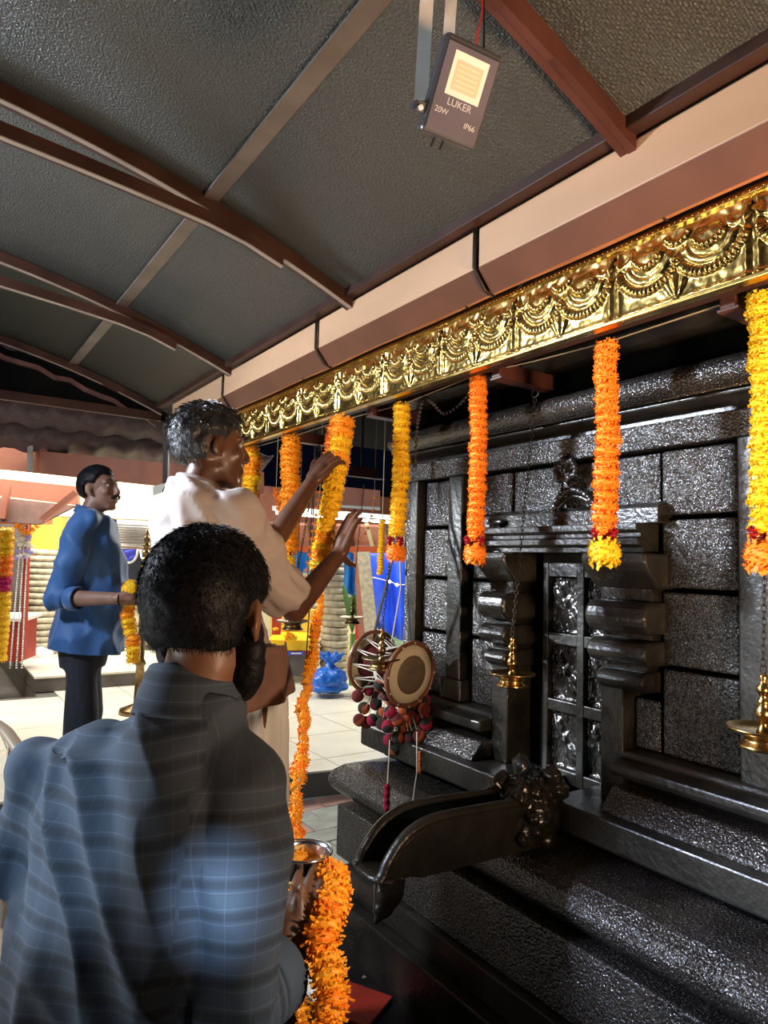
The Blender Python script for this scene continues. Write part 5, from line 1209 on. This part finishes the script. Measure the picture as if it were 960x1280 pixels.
# shirt
def fold_f(p):
    q = Vector((p.dot(x)*5.0, p.dot(y)*3, p.z*2.0)); r = Vector((p.dot(x)*9+p.z*6, p.dot(y)*5, p.z*4))
    return .034*(ridge(q, 1.0)-.55)+.018*(ridge(r, 1.0)-.55)+.002*noise.noise(p*22)
b = Blob()
nc = Vector((nk.x, nk.y, 0)); tz = lambda h_: Vector((nc.x, nc.y, mid.z+h_))
b.loft([(tz(.128), .064, .058, x, y), (tz(.105), .080, .070, x, y), (tz(.07).lerp(mid+z*.07, .4), .122, .086, x, y), (mid+z*.03, .165, .102, x, y), (mid-z*.02, .180, .112, x, y), (mid-z*.08, .192, .125, x, y), (mid-z*.20, .196, .130, x, y), (mid-z*.34, .196, .130, x, y), (mid-z*.50, .192, .132, x, y), (mid-z*.66, .19, .132, x, y)], 40)
cufR = elR.lerp(wrR, .55); cufL = elL.lerp(wrL, .35)
b.chain([tz(.085), tz(.06).lerp(shL, .5)+z*.030, shL+z*.01], [.052, .062, .060]); b.chain([tz(.085), tz(.06).lerp(shR, .55)+z*.005, shR], [.052, .058, .056])
b.chain([mid.lerp(shR, .7)-z*.02, shR-x*.005, shR.lerp(elR, .5), elR, elR.lerp(wrR, .45)], [.058, .058, .060, .058, .052])
b.chain([mid.lerp(shL, .7)-z*.02, shL+x*.005, shL.lerp(elL, .5), elL, elL.lerp(wrL, .30)], [.056, .056, .058, .056, .052])
ang = lambda p: math.atan2((p-mid).dot(x), -(p-mid).dot(y))
def segd(p, a, c):
    d = c-a; t = max(0, min(1, (p-a).dot(d)/d.length_squared)); return (p-a-d*t).length, t*d.length
def uv_f(p):
    for s_, e_, w_, q in ((shR, elR, wrR, 1), (shL, elL, wrL, -1)):
        d1, t1 = segd(p, s_, e_); d2, t2 = segd(p, e_, w_)
        if ((p-mid).dot(x)*q > .150 and d1 < .12) or d1 < .068 and (p-mid).dot(x)*q > .12 or d2 < .08:
            if d2 < d1: a0, a1, t = e_, w_, t2+(e_-s_).length
            else: a0, a1, t = s_, e_, t1
            d = (a1-a0).normalized(); o1 = d.cross(y).normalized(); o2 = d.cross(o1); return (math.atan2((p-a0).dot(o1), (p-a0).dot(o2))*.065, -t+.01*noise.noise(p*5)+.04)
    return (ang(p)*.17+.03*noise.noise(p*3), p.z+.03*noise.noise(p*3+Vector((5, 0, 0)))-.035*(p-mid).dot(x)*10*.1)
cloth('shirt', b, M['plaid'], pf_, .0065, cuts=((mid-z*.62, -z), (tz(.112), z+y*.35, .125)), fold=fold_f, smooth=10, uvf=uv_f)
cuff(pf_, elR.lerp(wrR, .62), wrR-elR, .056, M['plaid'], .05); cuff(pf_, elL.lerp(wrL, .48), wrL-elL, .052, M['plaid'], .05)
# collar: stand and fall, opening at the front
nc = Vector((nk.x, nk.y, 0))
mb = MB(); v = []; N_ = 40; rows = [(.064, .060, .085), (.062, .058, .118), (.066, .062, .122), (.078, .076, .092), (.090, .092, .045)]
for (rx, ry, dz) in rows:
    for i in range(N_+1):
        a = -PI+2*PI*(i/N_); a *= .90; front = abs(a)/(PI*.9)
        p = Vector((nc.x, nc.y, sh_z))+x*math.sin(a)*rx-y*math.cos(a)*ry+z*(dz-.025-.055*front**1.6-(.03*front**3 if dz < .1 else 0))+y*.012
        v.append(p)
f = []
for j in range(len(rows)-1):
    for i in range(N_): a = j*(N_+1)+i; f.append((a, a+1, a+N_+2, a+N_+1))
me = mb.add(v, f).mesh('collar', True); uvl = me.uv_layers.new(name='plaid')
for lp in me.loops: p = me.vertices[lp.vertex_index].co; uvl.data[lp.index].uv = (math.atan2((p-nc).dot(x), -(p-nc).dot(y))*.08, p.z+.05)
o = link('collar', me, M['plaid'], [q for q in pf_.children if q.name.startswith('shirt')][0], smooth=True); md = o.modifiers.new('s', 'SOLIDIFY'); md.thickness = .003; md = o.modifiers.new('sub', 'SUBSURF'); md.levels = 1; md.render_levels = 1
# yoke seam
sm = []
for i in range(25):
    t = -1+2*i/24; sm.append(mid+x*(t*.178)-y*(.128*math.sqrt(max(.05, 1-(t*.82)**2)))-z*(.085-.01*t*t))
b = Blob(); legs(b, fr_, FA, .62, r=(.10, .075, .07)); b.loft([(Vector((mid.x, mid.y, G+h_)), rx, ry, x, y) for h_, rx, ry in ((.46, .15, .115), (.62, .185, .13), (.78, .17, .12))])
cloth('trousers', b, M['denim'], pf_, .012, cuts=((fr_+z*.09, -z),), smooth=4)

# steel bucket held in his right hand
bc = Vector((0.592,1.098,1.096)); bt = bc-Vector((0, 0, .095)); bu = empty('steel_bucket', bt, 'small stainless steel bucket of marigolds held by the man in checks', 'bucket')
T = Matrix.Translation(bt)
MB().lathe([(.001, 0), (.036, 0), (.038, .004), (.046, .090), (.050, .094), (.050, .098), (.046, .098), (.0435, .090), (.035, .006), (.001, .005)], 40, T).build('pail', M['steel'], bu, smooth=True); pa_ = bu.children[0]
MB().tube([T @ Vector((.048*math.cos(t), .048*math.sin(t), .096)) for t in np.linspace(0, 2*PI, 41)[:-1]], .0028, 6, closed=True).build('rim', M['steel'], pa_, smooth=True)
MB().tube([T @ Vector((-.05*math.cos(t), .012*math.sin(t)-.02*math.sin(t), .088-.06*math.sin(t))) for t in np.linspace(0, PI, 16)], .002, 6).build('handle', M['steel'], bu, smooth=True)
gb = empty('loose_marigolds', bt+Vector((0, 0, .05)), 'loose marigold flowers inside the small steel bucket', 'flowers')
random.seed(2)
for k in range(9): a = random.uniform(0, 6.28); rr_ = .026*math.sqrt(random.random()); put(random.choice(FLr['amberfl']), 'flower', gb, bt+Vector((rr_*math.cos(a), rr_*math.sin(a), .058+random.uniform(0, .014))), .014)
rg = TF
tag(MB().tube([Vector((0.513,1.013,1.088))+(CR*math.cos(t)+CF*math.sin(t))*.0118 for t in np.linspace(0, 2*PI, 16)[:-1]], .0028, 6, closed=True).build('finger_ring', M['gold'], None, smooth=True), 'ring on the thumb of the hand at the bucket', 'ring')

# ---- man on the stool hanging the flowers
MA = 86; x, y, z = basis(MA)
hc = Vector((0.722,2.023,1.937)); rt_ = Vector((hc.x-y.x*.06, hc.y-y.y*.06, hc.z-1.60)); pm = empty('person', rt_, 'dark-haired man in pale shirt and white dhoti reaching up to hang flowers', 'person')
sm_ = Vector((rt_.x, rt_.y, hc.z-.185)); shN = Vector((0.808,1.904,1.675)); shF = sm_-x*.15+y*.07-z*.01; shN = sm_+x*.15+y*.07-z*.02
elN = Vector((1.019,2.012,1.444)); wrN = Vector((1.229,2.096,1.631)); elF = Vector((1.041,2.218,1.681)); wrF = Vector((1.205,2.256,1.909))
b = Blob(); TM_ = head(b, hc, 92, tilt=2, s=1.04)
b.chain([hc-z*.06-y*.01, hc-z*.13-y*.035, sm_+z*.03], [.055, .055, .075])
tors = ((.0, .09, .05), (.05, .14, .075), (.16, .14, .085), (.32, .125, .08), (.46, .13, .085), (.56, .14, .09), (.66, .13, .09))
b.loft([(sm_-z*(h_-.02)+y*min(.16, h_*.30), rx, ry, x, y) for h_, rx, ry in tors])
b.chain([shN, elN, elN.lerp(wrN, .35), wrN], [.050, .042, .040, .027]); b.chain([shF, elF, elF.lerp(wrF, .35), wrF], [.050, .040, .039, .026])
hand(b, wrN, Vector((1.281,2.123,1.739))-wrN, CF+CR*.9, 1, curl=(.12, .10, .14, .2), s=1.06, spread=.01, tdir=(Vector((1.291,2.108,1.565))-wrN))
hand(b, wrF, Vector((1.295,2.258,2.019))-wrF, CF*.8+CR*.5, 1, curl=(.42, .45, .5, .5), s=1.06)
legs(b, rt_+y*.17, MA, .90)
link('body', under(relax(b.fuse(.0045, 4), hc, .16), [(hc, hc-z*.10, .15), (elN, wrN+(wrN-elN)*.4, .14), (elF.lerp(wrF, .1), wrF+(wrF-elF)*.4, .14), (rt_+y*.17, rt_+y*.17+z*.05, .3)], .014), M['skindark'], pm, smooth=True)
def hl_m(a, bq, c):
    edge = -.045 if bq < -.02 else (-.045+(bq+.02)*1.4)
    if bq > .05: edge = .066
    if abs(a) > .05 and -.035 < bq < .028: edge = max(edge, .026)
    return c-edge
hair(TM_, pm, M['greyhair'], hl_m, grow=.016, noise_amp=.007, strands=5000, slen=.020, voxel=.007, lumpy=34)
face_parts(TM_, pm)
def fold_m(p): return .024*(ridge(Vector((p.dot(x)*5+p.z*4, p.dot(y)*5, p.z*3)), 1)-.5)+.018*(ridge(Vector((p.x*13+p.z*9, p.y*13, p.z*7)), 1)-.5)
b = Blob(); b.loft([(sm_+z*.078-y*.01, .072, .064, x, y), (sm_+z*.05+y*.005, .110, .082, x, y), (sm_+z*.02+y*.01, .150, .100, x, y), (sm_-z*.05+y*.02, .170, .115, x, y), (sm_-z*.18+y*.06, .172, .118, x, y), (sm_-z*.34+y*.105, .168, .118, x, y), (sm_-z*.50+y*.15, .175, .122, x, y), (sm_-z*.66+y*.17, .185, .128, x, y)], 36)
b.chain([shN.lerp(sm_, .3), shN, shN.lerp(elN, .5), shN.lerp(elN, .78)], [.064, .068, .074, .076]); b.chain([shF.lerp(sm_, .3), shF, shF.lerp(elF, .5)], [.062, .066, .066])
cloth('shirt', b, M['whitecloth'], pm, .009, cuts=((sm_-z*.50, -z), (sm_+z*.070, z+y*.3, .13)), fold=fold_m)
b = None
# collar
def collar(nc, zz, x, y, r, m, root, h=.035, name='collar'):
    v = []; N_ = 28; rows = [(r, 0), (r-.003, h), (r+.003, h+.003), (r+.016, h*.2), (r+.020, 0)]
    for rx, dz in rows:
        for i in range(N_+1):
            a = (-PI+2*PI*i/N_)*.9; fr2 = abs(a)/(PI*.9); v.append(Vector((nc.x, nc.y, zz))+x*math.sin(a)*rx-y*math.cos(a)*rx*.95+z*(dz-.045*fr2**1.6))
    f = []
    for j in range(len(rows)-1):
        for i in range(N_): a = j*(N_+1)+i; f.append((a, a+1, a+N_+2, a+N_+1))
    o = MB().add(v, f).build(name, m, next((o for o in root.children if o.name.startswith('shirt')), root), smooth=True); md = o.modifiers.new('s', 'SOLIDIFY'); md.thickness = .003
collar(hc-y*.035, sm_.z+.062, x, y, .066, M['whitecloth'], pm)
# brown hanging shirt tail and dhoti
b = Blob(); b.loft([(sm_-z*h_+y*oy, rx, ry, x, y) for h_, rx, ry, oy in ((.56, .205, .15, 0), (.66, .19, .155, .01), (.74, .15, .13, .05), (.80, .12, .10, .07))], 36)
dh = lambda p: .016*math.sin(math.atan2((p-sm_).dot(y)-.17, (p-sm_).dot(x))*17+p.z*2)+.006*noise.noise(p*9)
b = Blob(); b.loft([(Vector((sm_.x, sm_.y, rt_.z+h_))+y*.17, rx, ry, x, y) for h_, rx, ry in ((1.02, .150, .115), (.92, .165, .125), (.75, .180, .14), (.5, .19, .15), (.25, .19, .155), (.08, .185, .155))], 48)
cloth('dhoti', b, M['dhoti'], pm, .011, cuts=((rt_+z*.10, -z), (rt_+z*1.0, z)), fold=dh, smooth=4)
fl_ = [sm_-z*.60-x*-.10+y*.13]
v = []; f = []
for j in range(13):
    for i in range(17):
        u, w = i/16, j/12; a = rad(-50+115*u); p = sm_-z*(.40+.19*w*(1-.25*u))+y*.165+x*math.cos(a)*(.195+.01*w)*1+y*math.sin(a)*(.14+.03*w); v.append(p+(x*math.cos(a)+y*math.sin(a))*(.010*math.sin(u*20+w*2)*w+.004))
for j in range(12):
    for i in range(16): a = j*17+i; f.append((a, a+1, a+18, a+17))
o = MB().add(v, f).build('shirt_tail', M['browncloth'], pm, smooth=True); md = o.modifiers.new('s', 'SOLIDIFY'); md.thickness = .003
# stool under him, hidden behind the man in checks
so = empty('wooden_stool', (rt_.x+y.x*.17, rt_.y+y.y*.17, G), 'wooden step stool under the man hanging flowers, hidden by the man in checks', 'stool')
zt = rt_.z-.0; x0, y0 = (rt_+y*.17).x, (rt_+y*.17).y
box('seat', (x0-.2, y0-.22, zt-.03), (x0+.2, y0+.22, zt), M['wood'], so, .004)
for a in (-.17, .13):
    for c_ in (-.19, .15): box('leg', (x0+a, y0+c_, G), (x0+a+.04, y0+c_+.04, zt-.03), M['wood'], so, .002)

# ---- man in the blue shirt
BA = 108; x, y, z = basis(BA); sB = 1.07
hc = Vector((0.841,4.176,1.979)); rb = Vector((hc.x-y.x*.03, hc.y-y.y*.03, D)); pbm = empty('person', rb, 'man with moustache in a bright blue shirt standing at the left, looking up', 'person')
sm_ = Vector((rb.x, rb.y, hc.z-.20)); shN = sm_+x*.20; shF = sm_-x*.20
elN = Vector((0.630,4.047,1.366)); wrN = Vector((0.879,3.709,1.384)); elF = sm_-x*.24-z*.30+y*.03; wrF = wrN-x*.24+y*.04+z*.02
b = Blob(); TB = head(b, hc, 136, tilt=7, s=1.10)
b.chain([hc-z*.06-y*.01, hc-z*.14-y*.04, sm_+z*.03], [.060, .060, .08])
b.loft([(sm_-z*(h_-.02)+y*oy, rx, ry, x, y) for h_, rx, ry, oy in ((.0, .10, .06, 0), (.05, .155, .08, 0), (.18, .155, .09, .01), (.34, .14, .095, .03), (.50, .14, .10, .03), (.62, .15, .10, .0))])
b.chain([shN, elN, elN.lerp(wrN, .35), wrN], [.054, .046, .044, .030]); b.chain([shF, elF, wrF], [.054, .044, .030])
hand(b, wrN, CR+CF*.3, CF+z*.4, 1, curl=(.5, .55, .6, .6), s=1.05); hand(b, wrF, CR+CF*.1, -CF+z*.3, -1, curl=(.5, .55, .6, .6), s=1.05)
legs(b, rb, BA, .98, r=(.095, .062, .045))
link('body', under(relax(b.fuse(.0055, 4), hc, .17, 8), [(hc, hc-z*.10, .16), (elN.lerp(wrN, .45), wrN+CR*.1, .14), (elF.lerp(wrF, .5), wrF+CR*.1, .14), (rb, rb+z*.05, .3)], .034), M['skinlight'], pbm, smooth=True)
def hl_b(a, bq, c):
    edge = -.045 if bq < -.02 else (-.045+(bq+.02)*1.5)
    if bq > .05: edge = .072
    if abs(a) > .05 and -.035 < bq < .03: edge = max(edge, .02)
    return c-edge
hair(TB, pbm, M['hair'], hl_b, grow=.013, noise_amp=.003, voxel=.007)
face_parts(TB, pbm)
mo_ = Blob()
for q in (-1, 1): mo_.chain([TB @ Vector((0, .106, -.047)), TB @ Vector((q*.018, .103, -.050)), TB @ Vector((q*.034, .088, -.060))], [.008, .009, .005])
link('moustache', mo_.fuse(.004, 2), M['hair'], pbm, smooth=True)
def fold_b(p): return .036*(ridge(Vector((p.dot(x)*4, p.dot(y)*4+p.z*2, p.z*2.6)), 1)-.5)+.014*(ridge(Vector((p.x*9, p.y*9, p.z*6)), 1)-.5)
b = Blob(); b.loft([(sm_+z*.082-y*.015, .082, .070, x, y), (sm_+z*.05-y*.01, .13, .09, x, y), (sm_+z*.02, .18, .112, x, y), (sm_-z*.06, .215, .135, x, y), (sm_-z*.20+y*.02, .200, .160, x, y), (sm_-z*.36+y*.035, .188, .180, x, y), (sm_-z*.52+y*.04, .19, .19, x, y), (sm_-z*.66+y*.02, .195, .185, x, y), (sm_-z*.80+y*.01, .20, .185, x, y)], 36)
b.chain([shN.lerp(sm_, .3), shN, shN.lerp(elN, .5), elN, elN.lerp(wrN, .12)], [.070, .074, .074, .066, .062]); b.chain([shF.lerp(sm_, .3), shF, shF.lerp(elF, .5), elF, elF.lerp(wrF, .12)], [.070, .074, .074, .064, .060])
me_ = cloth('shirt', b, M['blueshirt'], pbm, .010, cuts=((sm_-z*.70-y*.0, (-z-y*.10-x*.05).normalized()), (sm_+z*.07, z+y*.35, .13)), fold=fold_b)
cuff(pbm, elN.lerp(wrN, .30), wrN-elN, .062, M['blueshirt'], .06)
collar(hc-y*.045, sm_.z+.068, x, y, .072, M['blueshirt'], pbm, .04)
MB().tube([wrN+(z*math.cos(t)+CF*math.sin(t))*.033 for t in np.linspace(0, 2*PI, 16)[:-1]], .0035, 6, closed=True).build('wrist_thread', M['thread'], pbm)
b = Blob(); legs(b, rb, BA, .86, r=(.095, .085, .08), spread=.09); b.loft([(Vector((sm_.x, sm_.y, rb.z+h_)), rx, ry, x, y) for h_, rx, ry in ((.72, .15, .12), (.86, .165, .14), (1.00, .155, .13))])
cloth('trousers', b, M['denim'], pbm, .014, cuts=((rb+z*.09, -z),), smooth=4)
# gold and yellow garland in his hands
garland([wrN+CR*.06+z*.06, (0.926,3.773,1.393), (0.966,3.763,1.205), (0.975,3.770,1.058)], .042, lambda t: 'yellowfl' if random.random() < .6 else 'amberfl', None, 'golden yellow garland hanging from the hands of the man in blue', name='marigold_garland', group='garlands in hands', lib=FL, gap=.03, jitter=.015)

# ---- plastic chair at the left edge
cc = Vector((0.298,2.950,0.100)); ch = empty('plastic_chair', (cc.x, cc.y, G), 'beige plastic chair with slatted back at the left edge', 'chair')
u_ = (R0*.5+F0*.85).normalized(); w_ = Vector((u_.y, -u_.x, 0))
bl_ = Vector((0.210,2.016,1.153)); br_ = Vector((0.236,1.819,1.129)); 
zt = bl_.z
MB().tube(bez([(0.116,2.386,1.101), (0.183,2.217,1.139), (0.219,2.096,1.135), (0.234,2.015,1.122), (0.248,1.934,1.104)], 5), .018, 8, flat=.6).build('top_rail', M['plastic'], ch, smooth=True)
for k in range(5):
    t = k/4; a = Vector((0.232,2.065,1.113)).lerp(Vector((0.135,2.351,1.083)), t)
    MB().tube([a, a+Vector((0, 0, -.20)), a+Vector((0, 0, -.42))+F0*.02], .010, 6, flat=.5).build('back_slat', M['plastic'], ch, smooth=True)
MB().tube([(0.246,1.948,1.105), (0.257,2.074,0.832), Vector((0.366,3.028,0.100))], .018, 8, flat=.7).build('leg', M['plastic'], ch, smooth=True)
MB().tube([(0.134,2.349,1.106), (0.163,2.450,0.721), Vector((0.221,3.542,0.100))], .018, 8, flat=.7).build('leg', M['plastic'], ch, smooth=True)
s0 = Vector((0.222,2.165,0.744))
MB().box((-.21, -.21, -.012), (.21, .21, .012), Matrix.Translation((s0.x-.1, s0.y-.05, G+.42)) @ Matrix.Rotation(.4, 4, 'Z')).build('seat', M['plastic'], ch, bevel=.01)
for dx, dy in ((-.28, -.2), (.05, -.24)): MB().tube([(s0.x+dx, s0.y+dy, G+.42), (s0.x+dx*1.1, s0.y+dy*1.1, G)], .018, 8, flat=.7).build('leg', M['plastic'], ch, smooth=True)
